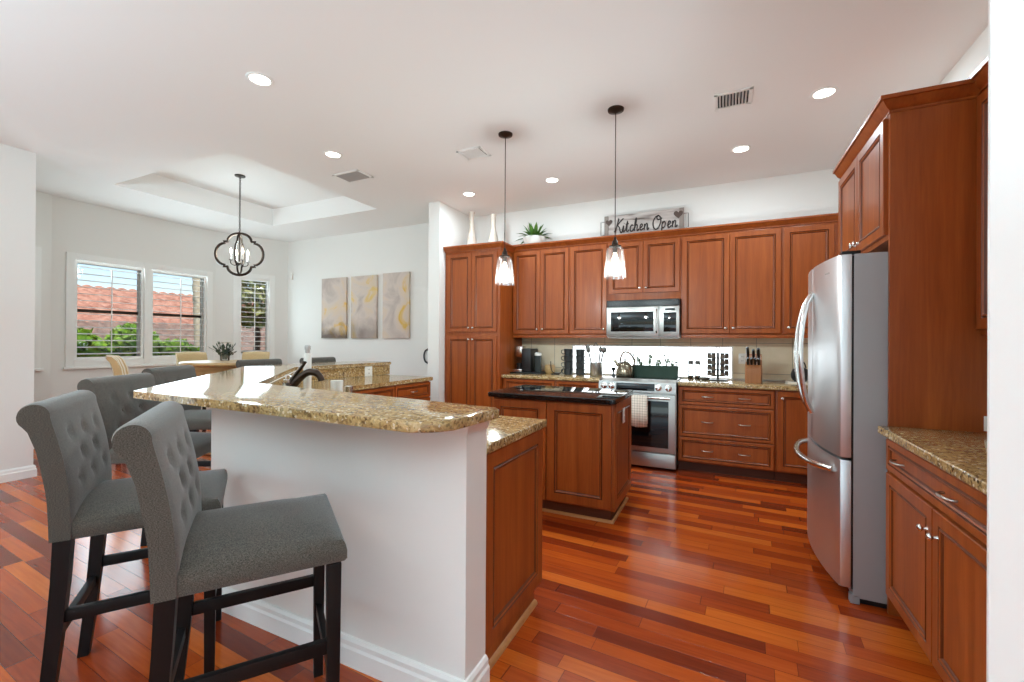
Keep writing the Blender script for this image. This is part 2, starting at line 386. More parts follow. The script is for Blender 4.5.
def spline(pts, k=6):
    P = [Vector(p) for p in pts]; out = []
    for i in range(len(P) - 1):
        p0, p1, p2, p3 = P[max(i - 1, 0)], P[i], P[i + 1], P[min(i + 2, len(P) - 1)]
        for q in range(k):
            t = q / k
            out.append(.5 * ((2 * p1) + (p2 - p0) * t + (2 * p0 - 5 * p1 + 4 * p2 - p3) * t * t + (3 * p1 - p0 - 3 * p2 + p3) * t ** 3))
    out.append(P[-1]); return out

# ------------------------------------------------------------------ the room shell
CZ = 3.10; YB = 5.44
b = BM(); box(b, -8.6, 5.2, -5.4, 6.2, -.12, 0); struct('floor', b, M['floor'], smooth=0)
b = BM()                                                     # ceiling with the raised tray over the dining nook
TX0, TX1, TY0, TY1, TZ = -6.32, -4.21, 2.58, 4.56, 3.36
for x0, x1, y0, y1 in ((-8.6, TX0, -5.4, 6.2), (TX1, 5.2, -5.4, 6.2), (TX0, TX1, -5.4, TY0), (TX0, TX1, TY1, 6.2)): box(b, x0, x1, y0, y1, CZ, CZ + .12)
for x0, x1, y0, y1 in ((TX0 - .1, TX0, TY0 - .1, TY1 + .1), (TX1, TX1 + .1, TY0 - .1, TY1 + .1), (TX0, TX1, TY0 - .1, TY0), (TX0, TX1, TY1, TY1 + .1)): box(b, x0, x1, y0, y1, CZ + .12, TZ)
box(b, TX0 - .1, TX1 + .1, TY0 - .1, TY1 + .1, TZ, TZ + .1)
struct('ceiling', b, M['ceil'], smooth=0)

def wall(name, p0, p1, t, holes=(), z0=0, z1=CZ, mat='wall'):
    """wall whose room face runs p0->p1, thickness t to the left of travel; holes are (s0, s1, z0, z1)"""
    p0, p1 = Vector(p0), Vector(p1); L = (p1 - p0).length; a = math.atan2(p1.y - p0.y, p1.x - p0.x)
    b = BM(); s = 0
    for h in sorted(holes):
        if h[0] > s: box(b, s, h[0], 0, t, z0, z1)
        if h[2] > z0: box(b, h[0], h[1], 0, t, z0, h[2])
        if h[3] < z1: box(b, h[0], h[1], 0, t, h[3], z1)
        s = h[1]
    if s < L: box(b, s, L, 0, t, z0, z1)
    return struct(name, b, M[mat], loc=(p0.x, p0.y, 0), rz=a, smooth=0)
wall('wall_back', (-3.42, YB), (1.5, YB), .15, [(-1.74 + 3.42, .105 + 3.42, .93, 1.285)])
wall('wall_art', (-7.11, 5.42), (-3.42, 5.42), .17)
wall('wall_chamfer_right', (-7.5, 4.4), (-7.09, 5.42), .15, [(.342, .798, 1.06, 2.38)])
wall('wall_nook', (-7.5, 2.45), (-7.5, 4.4), .15, [(.215, .965, 1.05, 2.34), (1.05, 1.815, 1.05, 2.34)])
wall('wall_chamfer_left', (-6.925, 1.02), (-7.5, 2.45), .15, [(.58, 1.33, 1.05, 2.34)])
wall('wall_alcove', (-6.0, 1.02), (-6.95, 1.02), .15)
b = BM(); box(b, -6.12, -5.95, -5.2, 1.83, 0, CZ); struct('wall_left', b, M['wall'], smooth=0)
b = BM(); box(b, -3.42, -3.25, 4.64, YB, 0, CZ); struct('wall_pantry', b, M['wall'], smooth=0)
b = BM(); box(b, 1.33, 1.5, 1.32, YB, 0, CZ); struct('wall_right', b, M['wall'], smooth=0)
b = BM(); box(b, .535, 4.6, 1.2, 1.32, 0, CZ); struct('wall_entry', b, M['wall'], smooth=0)
b = BM(); box(b, .4675, .60, 1.172, 1.18, 0, CZ, .001); box(b, .60, .64, 1.165, 1.19, 0, CZ, .002); box(b, .487, .60, 1.18, 1.2, 0, CZ); struct('trim_2', b, M['trim'], smooth=0)
b = BM(); box(b, 4.6, 4.75, -5.2, 1.32, 0, CZ); struct('wall_living', b, M['wall'], smooth=0)
wall('wall_rear', (4.6, -5.0), (-6.1, -5.0), .15, [(1.3, 9.5, .02, 2.6)])
b = BM()                                                     # glass doors behind the camera
for x in (-4.9, -2.85, -.8, 1.25, 3.3): box(b, x - .04, x + .04, -5.1, -5.03, .02, 2.6)
for z in (.02, 2.52): box(b, -4.9, 3.3, -5.1, -5.03, z, z + .08)
w5 = struct('window_5', b, M['trim'], smooth=0)

# baseboards
BP = [(0, 0), (.02, 0), (.02, .07), (.014, .08), (.014, .098), (.007, .11), (0, .112)]
def baseboard(name, path): b = BM(); sweep(b, path, BP); struct(name, b, M['trim'], smooth=30)
baseboard('baseboard_left', [(-5.95, -4.9), (-5.95, 1.83), (-6.1, 1.83)])
baseboard('baseboard_art', [(-7.09, 5.42), (-3.42, 5.42), (-3.42, 4.64), (-3.26, 4.64)])
baseboard('baseboard_nook', [(-7.5, 2.45), (-7.5, 4.4), (-7.09, 5.42)])

# shuttered windows
def window(name, p, ang, w, z0, z1, trim=.085, left=True):
    """p is the opening's left lower corner on the room face; local x along the wall, y outward"""
    e = bpy.data.objects.new(name, None); COL.objects.link(e); e.location = (p[0], p[1], 0); e.rotation_euler = (0, 0, ang); e['kind'] = 'structure'
    b = BM()
    for x0, x1, za, zb in (((-trim, 0, z0 - trim, z1 + trim),) if left else ()) + ((w, w + trim, z0 - trim, z1 + trim), (0, w, z1, z1 + trim), (0, w, z0 - trim, z0)): box(b, x0, x1, -.022, .004, za, zb, .003)
    obj('window_frame', b, M['trim'], e)
    if True:
        b = BM(); box(b, -trim - .02 if left else .022, w + trim + .02, -.045, 0, z0 - trim - .03, z0 - trim, .004); obj('window_sill', b, M['trim'], e)
    b = BM()
    for x0, x1, za, zb in ((0, .03, z0, z1), (w - .03, w, z0, z1), (.03, w - .03, z1 - .035, z1), (.03, w - .03, z0, z0 + .035)): box(b, x0, x1, .0, .035, za, zb, .002)
    obj('shutter_frame', b, M['shutter'], e)
    b = BM(); n = int((z1 - z0 - .07) / .083); st = (z1 - z0 - .07) / n
    for i in range(n):
        zc = z0 + .035 + st * (i + .5)
        box(b, .03, w - .03, -.038, .038, -.0045, .0045, .003, mat=Matrix.Translation((0, .02, zc)) @ Matrix.Rotation(R(4), 4, 'X'))
    obj('louver', b, M['shutter'], e)
    b = BM(); box(b, w / 2 - .006, w / 2 + .006, -.03, -.02, z0 + .09, z1 - .09, .002); obj('tilt_rod', b, M['shutter'], e)
    b = BM()
    for x0, x1, za, zb in ((0, .03, z0, z1), (w - .03, w, z0, z1), (.03, w - .03, z1 - .03, z1), (.03, w - .03, z0, z0 + .03)): box(b, x0, x1, .09, .12, za, zb)
    obj('sash', b, M['trim'], e)
    b = BM(); box(b, .03, w - .03, .085, .125, (z0 + z1) / 2 - .02, (z0 + z1) / 2 + .02); obj('meeting_rail', b, M['bronze'], e)
    b = BM(); box(b, .0, w, .102, .106, z0, z1); obj('window_pane', b, M['glass'], e, smooth=0)
window('window_1', (-7.5, 2.665), R(90), .75, 1.05, 2.34)
window('window_2', (-7.5, 3.50), R(90), .765, 1.05, 2.34, left=False)
window('window_3', (-7.5 + .342 * .373, 4.4 + .342 * .928), R(68.1), .456, 1.06, 2.38)
window('window_4', (-6.925 - .58 * .373, 1.02 + .58 * .928), R(111.9), .75, 1.05, 2.34)

# tile and the frosted strip window behind the range
b = BM()
for x0, x1, z0, z1 in ((-2.445, -1.74, .93, 1.40), (.105, 1.33, .93, 1.40), (-1.74, .105, 1.285, 1.40), (-1.225, -.42, 1.38, 1.85)): box(b, x0, x1, 5.43, YB, z0, z1)
struct('wall_backsplash', b, M['tile'], smooth=0)
e = bpy.data.objects.new('window_6', None); COL.objects.link(e); e['kind'] = 'structure'
b = BM(); box(b, -1.74, .105, 5.50, 5.51, .93, 1.285); obj('window_pane', b, M['frost'], e, smooth=0)
b = BM()
for x0, x1, z0, z1 in ((-1.74, -1.725, .93, 1.285), (.09, .105, .93, 1.285), (-1.725, .09, 1.27, 1.285)): box(b, x0, x1, 5.428, 5.50, z0, z1)
obj('window_frame', b, M['trim'], e, smooth=0)

# ------------------------------------------------------------------ cabinet kit
def panel_front(name, w, h, parent, loc, rail=.06, mat=None, rz=0):
    b = BM(); t = .02
    prof = [(0, 0), (.0, -t + .003), (.003, -t), (rail - .012, -t), (rail - .008, -t + .006), (rail - .002, -t - .001), (rail + .004, -t + .002), (rail + .010, -t + .009), (rail + .012, -t + .009)]
    loops = []
    for i, y in prof: loops.append([b.verts.new(v) for v in ((i, y, i), (w - i, y, i), (w - i, y, h - i), (i, y, h - i))])
    for A, B in zip(loops, loops[1:]):
        for j in range(4): b.faces.new((A[j], A[(j + 1) % 4], B[(j + 1) % 4], B[j]))
    for f in b.faces:
        f.material_index = 0
    b.faces.ensure_lookup_table()
    for k in (3, 4, 6, 7):
        for j in range(4): b.faces[k * 4 + j].material_index = 1
    b.faces.new(loops[-1]); b.faces.new(loops[0][::-1])
    return obj(name, b, [mat or M['wood'], M['groove']], parent, loc=loc, rz=rz, smooth=25)
def knob(parent, x, z):
    b = BM(); lathe(b, [(0, 0), (.009, 0), (.006, .006), (.005, .012), (.012, .018), (.0145, .023), (.012, .028), (.006, .031), (0, .0315)], 14)
    return obj('knob', b, M['chrome'], parent, loc=(x, -.02, z), rot=(R(90), 0, 0))
def pull(parent, x, z, L=.1, mat='pull'):
    b = BM(); pts = [(x - L / 2, -.02, z), (x - L / 2 + .004, -.035, z), (x - L / 4, -.047, z), (x, -.05, z), (x + L / 4, -.047, z), (x + L / 2 - .004, -.035, z), (x + L / 2, -.02, z)]
    tube(b, spline(pts, 3), .005, 8)
    return obj('pull_handle', b, M[mat], parent)
def cabinet(name, label, cat, loc, rz, w, z0, z1, depth, fronts=(), toe=0, group=None):
    t = thing(name, label, cat, loc, rz, group)
    b = BM(); box(b, 0, w, 0, depth, z0 + toe, z1, .002); obj('carcass', b, M['wood'], t, smooth=25)
    if toe:
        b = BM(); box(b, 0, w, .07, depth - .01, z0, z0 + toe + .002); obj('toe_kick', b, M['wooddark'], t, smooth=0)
    for f in fronts:
        kind, x0, x1, a, c = f[:5]
        d = panel_front('door' if kind == 'd' else 'drawer' if kind == 'w' else 'end_panel', x1 - x0, c - a, t, (x0, 0, a), rail=f[7] if len(f) > 7 else (.06 if kind != 'w' else .04))
        hs = f[5] if len(f) > 5 else None
        if kind == 'd' and hs: knob(d, hs[0] - x0, hs[1] - a)
        if kind == 'w' and hs:
            for hx in hs: pull(d, hx - x0, (c - a) / 2)
    return t

# ---- back wall, left to right
UY = 5.12; FY = 4.85
t = cabinet('pantry_cabinet', 'tall cherry wood pantry cabinet with four panelled doors beside the white wall end', 'cabinet', (-3.245, 4.77, 0), 0, .798, 0, 2.52, .66,
    [('d', .045, .40, 1.44, 2.435, (.372, 1.49)), ('d', .404, .76, 1.44, 2.435, (.432, 1.49)), ('d', .045, .40, .12, 1.395, (.372, 1.345)), ('d', .404, .76, .12, 1.395, (.432, 1.345))], toe=.1)
CP = [(0, 0), (.012, 0), (.012, .012), (.026, .022), (.040, .044), (.046, .052), (.056, .054), (.056, .072), (0, .072)]
def crown(parent, path, z, name='crown_moulding'):
    b = BM(); sweep(b, path, [(o, z + h) for o, h in CP]); return obj(name, b, M['wood'], parent, smooth=30)
crown(t, [(0, 0), (.80, 0), (.80, .36)], 2.46)
Z0, Z1 = 1.375, 2.485
UX = [-2.44, -1.676, -1.211, -.413, .534, 1.33]
GU = 'upper cabinets on the back wall'
def two(w, a, c, kz, gap=.004, mL=.012, mR=.012): return [('d', mL, w / 2 - gap / 2, a, c, (w / 2 - .035, kz)), ('d', w / 2 + gap / 2, w - mR, a, c, (w / 2 + .035, kz))]
w = UX[1] - UX[0]; t = cabinet('upper_cabinet', 'two door cherry upper cabinet over the coffee machine', 'cabinet', (UX[0], UY, 0), 0, w, Z0 + .03, 2.545, .315, two(w, 1.42, 2.465, 1.475), group=GU)
w = UX[2] - UX[1]; t = cabinet('upper_cabinet', 'single door cherry upper cabinet just left of the microwave', 'cabinet', (UX[1], UY, 0), 0, w, Z0 + .03, 2.545, .315, [('d', .012, w - .012, 1.42, 2.465, (w - .045, 1.475))], group=GU)
w = UX[3] - UX[2]; t = cabinet('upper_cabinet', 'short two door cherry cabinet directly above the microwave', 'cabinet', (UX[2], UY, 0), 0, w, 1.80, 2.545, .315, two(w, 1.88, 2.465, 1.935), group=GU)
w = UX[4] - UX[3]; t = cabinet('upper_cabinet', 'wide two door cherry upper cabinet over the spice rack, right of the microwave', 'cabinet', (UX[3], UY, 0), 0, w, Z0 + .03, 2.545, .315, two(w, 1.42, 2.465, 1.475), group=GU)
w = UX[5] - UX[4]; t = cabinet('upper_cabinet', 'single door cherry upper cabinet at the corner, partly behind the fridge', 'cabinet', (UX[4], UY, 0), 0, w, Z0 + .03, 2.545, .315, [('d', .012, .425, 1.42, 2.465, (.05, 1.475))], group=GU)
b = BM(); sweep(b, [(UX[0], UY), (1.33, UY)], [(o, Z1 + h * .95) for o, h in CP]); tag(obj('crown_moulding', b, M['wood'], smooth=30), 'long cherry crown moulding running along the back wall upper cabinets', 'moulding')
b = BM()
for x0, x1 in ((UX[0], UX[2]), (UX[3], 1.33)): box(b, x0 + .002, x1 - .002, UY - .012, UY + .02, 1.372, 1.403, .004)
tag(obj('valance_strip', b, M['wood'], smooth=30), 'cherry light rail strip under the back wall upper cabinets', 'moulding')

GB = 'base cabinets on the back wall'
def base(label, x0, x1, fronts): return cabinet('base_cabinet', label, 'cabinet', (x0, FY, 0), 0, x1 - x0, 0, .876, .585, fronts, toe=.1, group=GB)
w = .69; base('cherry base cabinet with drawer beneath the coffee machine', -2.44, -1.75, [('w', .03, w - .012, .70, .865, (w / 2,))] + [('d', .03, w / 2 - .002, .115, .69, (w / 2 - .04, .64)), ('d', w / 2 + .002, w - .012, .115, .69, (w / 2 + .04, .64))])
w = .522; base('cherry base cabinet with drawer immediately left of the range', -1.75, -1.228, [('w', .012, w - .012, .70, .865, (w / 2,)), ('d', .012, w - .012, .115, .69, (w - .05, .64))])
w = .867; base('wide cherry three drawer base cabinet right of the range', -.413, .454, [('w', .012, w - .012, .692, .865, (w * .32, w * .70)), ('w', .012, w - .012, .365, .682, (w * .32, w * .70)), ('w', .012, w - .012, .115, .355, (w * .32, w * .70))])
base('cherry base cabinet door at the back corner, partly hidden by the fridge', .456, 1.30, [('d', .012, .50, .115, .865, (.05, .80))])
def counter(label, x0, x1):
    b = BM(); prism(b, [(x0, FY - .04), (x1, FY - .04), (x1, 5.43), (x0, 5.43)], .878, .918, .008, 3); return tag(obj('countertop', b, M['gold'], smooth=50), label, 'countertop')
counter('granite countertop under the coffee machine and crock, left of the range', -2.443, -1.228)
counter('granite countertop under the spice rack and knife block, right of the range', -.413, 1.33)

# ---- range
t = thing('range_stove', 'stainless steel slide-in range with black oven window', 'stove', (-1.22, 4.79, 0))
W_ = .795
b = BM(); box(b, 0, W_, 0, .63, .02, .905, .003); obj('body', b, M['steel'], t, smooth=25)
b = BM(); box(b, .004, W_ - .004, .06, .635, .905, .925, .004); obj('cooktop', b, M['blackgloss'], t, smooth=25)
b = BM()
pr = [(-.045, .80), (-.03, .905), (.08, .93), (.08, .80)]
va = [b.verts.new((0, y, z)) for y, z in pr]; vb = [b.verts.new((W_, y, z)) for y, z in pr]
for j in range(4): b.faces.new((va[j], va[(j + 1) % 4], vb[(j + 1) % 4], vb[j]))
b.faces.new(va[::-1]); b.faces.new(vb); cp = obj('control_panel', b, M['steel'], t, smooth=25)
b = BM(); box(b, .19, .585, -.003, .002, .015, .09, .001, mat=Matrix.Translation((0, -.045, .80)) @ Matrix.Rotation(R(-8), 4, 'X')); obj('display', b, M['blackgloss'], cp, smooth=25)
for x in (.06, .14, .625, .725):
    b = BM(); lathe(b, [(0, 0), (.034, 0), (.034, .006), (.027, .008), (.025, .032), (.020, .036), (0, .036)], 18); box(b, -.004, .004, -.024, .024, .034, .04)
    obj('knob', b, M['chrome'], cp, loc=(x, -.037, .852), rot=(R(82), 0, 0))
b = BM(); box(b, .006, W_ - .006, -.045, -.002, .185, .785, .006); od = obj('oven_door', b, M['steel'], t, smooth=25)
b = BM(); box(b, .05, W_ - .07, -.048, -.044, .235, .715, .002); obj('oven_window', b, M['blackgloss'], od, smooth=25)
b = BM(); tube(b, [(.05, -.095, .752), (W_ - .05, -.095, .752)], .013, 12)
for x in (.075, W_ - .075): box(b, x - .012, x + .012, -.095, -.044, .742, .762, .002)
obj('handle', b, M['chrome'], od)
b = BM(); box(b, .006, W_ - .006, -.04, -.002, .03, .172, .006); obj('drawer', b, M['steel'], t, smooth=25)
# towel over the oven handle
m, n, l, p = new_mat('checked_towel_cloth'); tc = n.new('ShaderNodeTexCoord'); s_ = n.new('ShaderNodeSeparateXYZ'); l.new(tc.outputs['Object'], s_.inputs[0])
gx = mathn(n, l, 'LESS_THAN', mathn(n, l, 'FRACT', mathn(n, l, 'MULTIPLY', s_.outputs[0], 38)), .28); gz = mathn(n, l, 'LESS_THAN', mathn(n, l, 'FRACT', mathn(n, l, 'MULTIPLY', s_.outputs[2], 38)), .28)
l.new(mixc(n, l, mathn(n, l, 'MULTIPLY', mathn(n, l, 'ADD', gx, gz), .4), rgb(232, 220, 206), rgb(150, 130, 112)), p.inputs['Base Color']); p.inputs['Roughness'].default_value = .95
b = BM(); prof = [(-.075, .48), (-.076, .6), (-.078, .752), (-.085, .768), (-.095, .771), (-.105, .768), (-.113, .752), (-.116, .6), (-.118, .455)]
cols = 9; rows = []
for i in range(cols):
    x = .36 + .165 * i / (cols - 1); k = .004 * math.sin(i * 1.7)
    rows.append([b.verts.new((x, y + (k if y < -.1 else k * .3), z + (-.012 * math.sin(i * .4) if z < .5 else 0))) for y, z in prof])
for A, B in zip(rows, rows[1:]):
    for j in range(len(prof) - 1): b.faces.new((A[j], A[j + 1], B[j + 1], B[j]))
o = obj('dish_towel', b, m, loc=(-1.22, 4.79, 0)); md = o.modifiers.new('s', 'SOLIDIFY'); md.thickness = .004; md.offset = 0
tag(o, 'checked cream dish towel hanging over the oven handle', 'towel')

# ---- microwave
t = thing('microwave', 'stainless over-the-range microwave with black vent strip', 'microwave', (-1.206, 5.045, 1.378)); w = .788
b = BM(); box(b, 0, w, .02, .385, 0, .42, .004); obj('body', b, M['steel'], t, smooth=25)
b = BM(); box(b, 0, w, 0, .02, .345, .42, .003)
for i in range(5): box(b, .02, w - .02, -.002, .004, .355 + i * .012, .360 + i * .012)
obj('vent_grille', b, M['blackplastic'], t, smooth=25)
b = BM(); box(b, 0, .575, -.012, .02, .012, .34, .006); d = obj('door', b, M['steel'], t, smooth=25)
b = BM(); box(b, .05, .52, -.015, -.011, .065, .285, .002); obj('door_window', b, M['blackgloss'], d, smooth=25)
b = BM(); tube(b, [(.552, -.014, .05), (.552, -.04, .07), (.552, -.04, .285), (.552, -.014, .305)], .009, 8); obj('handle', b, M['chrome'], d)
b = BM(); box(b, .58, w, -.012, .02, .012, .34, .006); d = obj('control_panel', b, M['steel'], t, smooth=25)
b = BM(); box(b, .625, .755, -.015, -.011, .06, .27, .002); obj('keypad', b, M['blackgloss'], d, smooth=25)
b = BM(); box(b, .64, .74, -.015, -.011, .29, .315, .002); obj('display', b, M['blackplastic'], d, smooth=25)
b = BM(); box(b, .02, w - .02, .03, .2, -.012, .002, .003); obj('light_cover', b, M['grille'], t, smooth=25)

# ---- island
t = thing('kitchen_island', 'small cherry wood kitchen island under the pendants', 'island', (-1.675, 3.17, 0)); IW, ID = .965, .615
b = BM(); box(b, 0, IW, 0, ID, .10, .876, .002); obj('carcass', b, M['wood'], t, smooth=25)
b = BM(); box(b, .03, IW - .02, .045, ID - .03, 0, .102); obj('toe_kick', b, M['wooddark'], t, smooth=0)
panel_front('door', .452, .75, t, (.006, 0, .115), .075); panel_front('door', .495, .75, t, (.464, 0, .115), .075)
panel_front('end_panel', ID - .004, .775, t, (IW, .002, .1), .08, rz=R(90))
b = BM(); sweep(b, [(0, .045), (IW - .015, .045), (IW - .015, ID - .01)], [(0, 0), (.016, 0), (.016, .006), (.01, .016), (0, .02)]); obj('shoe_moulding', b, M['shoe'], t)
ol = BM(); box(ol, -.035, .035, -.006, 0, -.057, .057, .003)
o = obj('outlet_plate', ol, M['plate'], t, loc=(IW + .0205, .275, .755), rz=R(90), smooth=25)
b = BM()
for z in (-.022, .022): box(b, -.016, .016, -.0085, -.005, z - .014, z + .014, .002)
obj('socket', b, M['white'], o, smooth=25)
b = BM(); prism(b, rounded([(-1.70, 3.105, .01), (-.68, 3.105, .02), (-.68, 3.82, .02), (-1.70, 3.82, .01)]), .878, .914, .007, 3)
tag(obj('island_countertop', b, M['black'], smooth=50), 'polished black granite top of the small island', 'countertop')

# ---- right side: fridge surround, base unit, upper unit
t = thing('fridge_surround', 'tall cherry panel and two door cabinet enclosing the fridge', 'cabinet', (.733, 0, 0))
b = BM(); box(b, 0, .595, 2.73, 2.752, 0, 2.46, .0015); obj('side_panel', b, M['wood'], t, smooth=25)
b = BM(); box(b, 0, .595, 3.70, 3.722, 0, 2.46, .0015); obj('side_panel', b, M['wood'], t, smooth=25)
b = BM(); box(b, .0, .595, 2.752, 3.70, 1.83, 2.46, .0015); cc = obj('carcass', b, M['wood'], t, smooth=25)
for y0, y1, ky in ((3.695, 3.229, 3.26), (3.225, 2.757, 3.195)):
    d = panel_front('door', y0 - y1, .575, t, (0, y0, 1.855), .06, rz=R(-90)); knob(d, (y0 - ky), .05)
crown(t, [(.008, 3.722), (.008, 2.738), (.335, 2.738)], 2.445)
t = thing('upper_cabinet', 'cherry upper cabinet on the right wall above the granite counter', 'cabinet', (1.06, 2.728, 0), R(-90))
b = BM(); box(b, 0, 1.39, 0, .268, 1.36, 2.46, .002); obj('carcass', b, M['wood'], t, smooth=25)
for i in range(3): d = panel_front('door', .45, 1.06, t, (.005 + .46 * i, 0, 1.385), .06); knob(d, .41 if i % 2 == 0 else .04, .06)
crown(t, [(-.0, 0), (1.39, 0)], 2.46)
t = cabinet('base_cabinet', 'cherry base cabinet with wide drawer and two doors on the right wall', 'cabinet', (.733, 2.728, 0), R(-90), 1.39, 0, .876, .595,
    [('w', .03, 1.0, .715, .862, (.22, .70)), ('d', .03, .548, .115, .70, (.505, .605)), ('d', .552, 1.0, .115, .70, (.595, .605)), ('d', 1.02, 1.37, .115, .862, (1.06, .62))], toe=.1)
b = BM(); prism(b, [(.688, 1.335), (1.33, 1.335), (1.33, 2.727), (.688, 2.727)], .878, .918, .008, 3); tag(obj('countertop', b, M['gold'], smooth=50), 'granite countertop on the right wall beside the fridge panel', 'countertop')
def outlet(label, loc, rz, w=.07, two_=False, hh=.057):
    t = thing('outlet', label, 'outlet', loc, rz); b = BM(); box(b, -w / 2, w / 2, -.006, 0, -hh, hh, .003); obj('plate', b, M['plate'], t, smooth=25)
    b = BM()
    for x in ((-.025, .025) if two_ else (0,)):
        for z in (-.022, .022): box(b, x - .016, x + .016, -.0085, -.005, z * hh / .057 - .014 * hh / .057, z * hh / .057 + .014 * hh / .057, .001)
    s = obj('socket', b, M['white'], t, smooth=25); b = BM()
    for z in (-.022, .022):
        for x in (-.006, .006): box(b, x - .0015, x + .0015, -.0095, -.008, (z - .006) * hh / .057, (z + .006) * hh / .057)
    obj('slot', b, M['void'], s, smooth=0); return t
outlet('white outlet on the cherry fridge panel above the right granite counter', (1.105, 2.729, .958), 0, .07, False, .034)
outlet('white outlet on the beige tile beside the knife block', (.195, 5.429, 1.15), 0, .075)

# ---- fridge
t = thing('refrigerator', 'stainless french door refrigerator with curved doors and bottom freezer', 'refrigerator', (.60, 2.765, 0))
FW = .915
b = BM(); box(b, 0, .70, 0, FW, .03, 1.775, .006); obj('body', b, M['fridge_side'], t, smooth=25)
b = BM(); box(b, .03, .65, .02, FW - .02, 0, .03); obj('base_grille', b, M['blackplastic'], t, smooth=25)
b = BM(); box(b, -.01, .03, .0, .04, 0, .045, .004); obj('foot', b, M['fridge_side'], t, smooth=25)
b = BM(); box(b, -.006, .012, .002, FW - .002, .07, 1.765); obj('gasket', b, M['blackplastic'], t, smooth=0)
def bulge(y): s = (y / FW - .5) * 2; return -.105 + .05 * s * s
def curved_door(name, y0, y1, z0, z1):
    k = 12; ys = [y0 + (y1 - y0) * i / k for i in range(k + 1)]; pts = [(-.008, y0)]
    r = .012
    for i, y in enumerate(ys):
        x = bulge(y)
        if i == 0: pts += [(x + r, y), (x + r * .3, y + r * .3), (x, y + r)]
        elif i == k: pts += [(x, y - r), (x + r * .3, y - r * .3), (x + r, y)]
        else: pts.append((x, y))
    pts.append((-.008, y1))
    b = BM(); prism(b, pts, z0, z1, .004, 2); return obj(name, b, M['steelv'], t, smooth=35)
d1 = curved_door('door', .002, FW / 2 - .003, .735, 1.775); d2 = curved_door('door', FW / 2 + .003, FW - .002, .735, 1.775); d3 = curved_door('freezer_drawer', .002, FW - .002, .075, .722)
for d, s in ((d1, -1), (d2, 1)):
    b = BM(); y = FW / 2 + s * .03; pts = []
    for i in range(13):
        q = i / 12; pts.append((bulge(y) - .004 - .068 * math.sin(math.pi * q) ** .6, y + s * .055 * math.sin(math.pi * q), .90 + .72 * q))
    tube(b, pts, .0145, 10); obj('handle', b, M['chrome'], d)
b = BM(); pts = []
for i in range(15):
    q = i / 14; y = .07 + (FW - .14) * q; pts.append((bulge(y) - .003 - .07 * math.sin(math.pi * q) ** .45, y, .655 - .012 * math.sin(math.pi * q)))
tube(b, pts, .016, 10); obj('handle', b, M['chrome'], d3)
b = BM(); box(b, -.05, .03, .005, .05, 1.776, 1.792, .004); obj('hinge_cover', b, M['blackplastic'], t, smooth=25)
b = BM(); box(b, -.001, .001, -.03, .03, -.004, .004); obj('badge', b, M['grille'], d1, loc=(bulge(.16) - .001, .16, 1.70), rz=math.atan2(.05 * 2 * (.16 / FW - .5) * 2 * 2 / FW, 1) * -1, smooth=0)

# ------------------------------------------------------------------ the raised bar and peninsula
b = BM(); prism(b, [(-.82, 1.345), (-.82, 1.492), (-2.254, 1.492), (-3.68, 2.918), (-3.68, 4.2), (-3.83, 4.2), (-3.83, 2.86), (-2.315, 1.345)], 0, 1.03); struct('wall_peninsula', b, M['wall'], smooth=0)
b = BM(); sweep(b, [(-3.83, 4.2), (-3.83, 2.86), (-2.315, 1.345), (-.82, 1.345), (-.82, 1.492)], BP); struct('baseboard_peninsula', b, M['trim'], smooth=30)
b = BM(); sweep(b, [(-3.83, 4.2), (-3.83, 2.86), (-2.315, 1.345), (-.82, 1.345), (-.82, 1.492)], [(0, .985), (.006, .985), (.01, 1.0), (.016, 1.012), (.018, 1.03), (0, 1.03)]); struct('trim_3', b, M['trim'], smooth=30)
b = BM(); prism(b, rounded([(-.775, 1.085, .10), (-.745, 1.475, .03), (-2.46, 1.671, 0), (-3.65, 2.86, 0), (-3.65, 4.23, .03), (-4.15, 4.23, .03), (-4.15, 2.715, .05), (-2.575, 1.132, .02)]), 1.033, 1.067, .010, 3)
tag(obj('bar_countertop', b, M['gold'], smooth=50), 'long raised granite bar top with angled corner', 'countertop')
b = BM(); prism(b, [(-.815, 1.497), (-.815, 2.125), (-2.25, 2.125), (-2.95, 2.83), (-2.95, 4.1), (-3.655, 4.1), (-3.655, 2.925), (-2.245, 1.497)], .878, .918, .008, 3)
tag(obj('peninsula_countertop', b, M['gold'], smooth=50), 'lower granite worktop behind the raised bar', 'countertop')
b = BM(); prism(b, [(-.90, 1.493), (-.90, 1.512), (-2.246, 1.512), (-3.66, 2.926), (-3.66, 4.2), (-3.679, 4.2), (-3.679, 2.919), (-2.254, 1.493)], .918, 1.03); tag(obj('granite_backsplash', b, M['gold'], smooth=0), 'granite upstand between the lower worktop and the raised bar', 'backsplash')
t = thing('peninsula_cabinet', 'cherry peninsula cabinet with framed end panel beside the white bar wall', 'cabinet', (-.845, 1.497, 0))
b = BM(); box(b, -1.3, 0, 0, .60, .10, .876, .002); obj('carcass', b, M['wood'], t, smooth=25)
b = BM(); box(b, -1.4, -.006, 0, .55, 0, .102); obj('toe_kick', b, M['wood'], t, smooth=0)
panel_front('end_panel', .60, .775, t, (0, 0, .1), .075, rz=R(90))
b = BM(); sweep(b, [(-.006, 0), (-.006, .56)], [(0, 0), (.018, 0), (.018, .007), (.011, .018), (0, .022)]); obj('shoe_moulding', b, M['shoe'], t)
b = BM(); sweep(b, [(-.004, .012), (-.004, .6)], [(0, .86), (.01, .86), (.01, .876), (0, .876)]); obj('edge_strip', b, M['wood'], t)
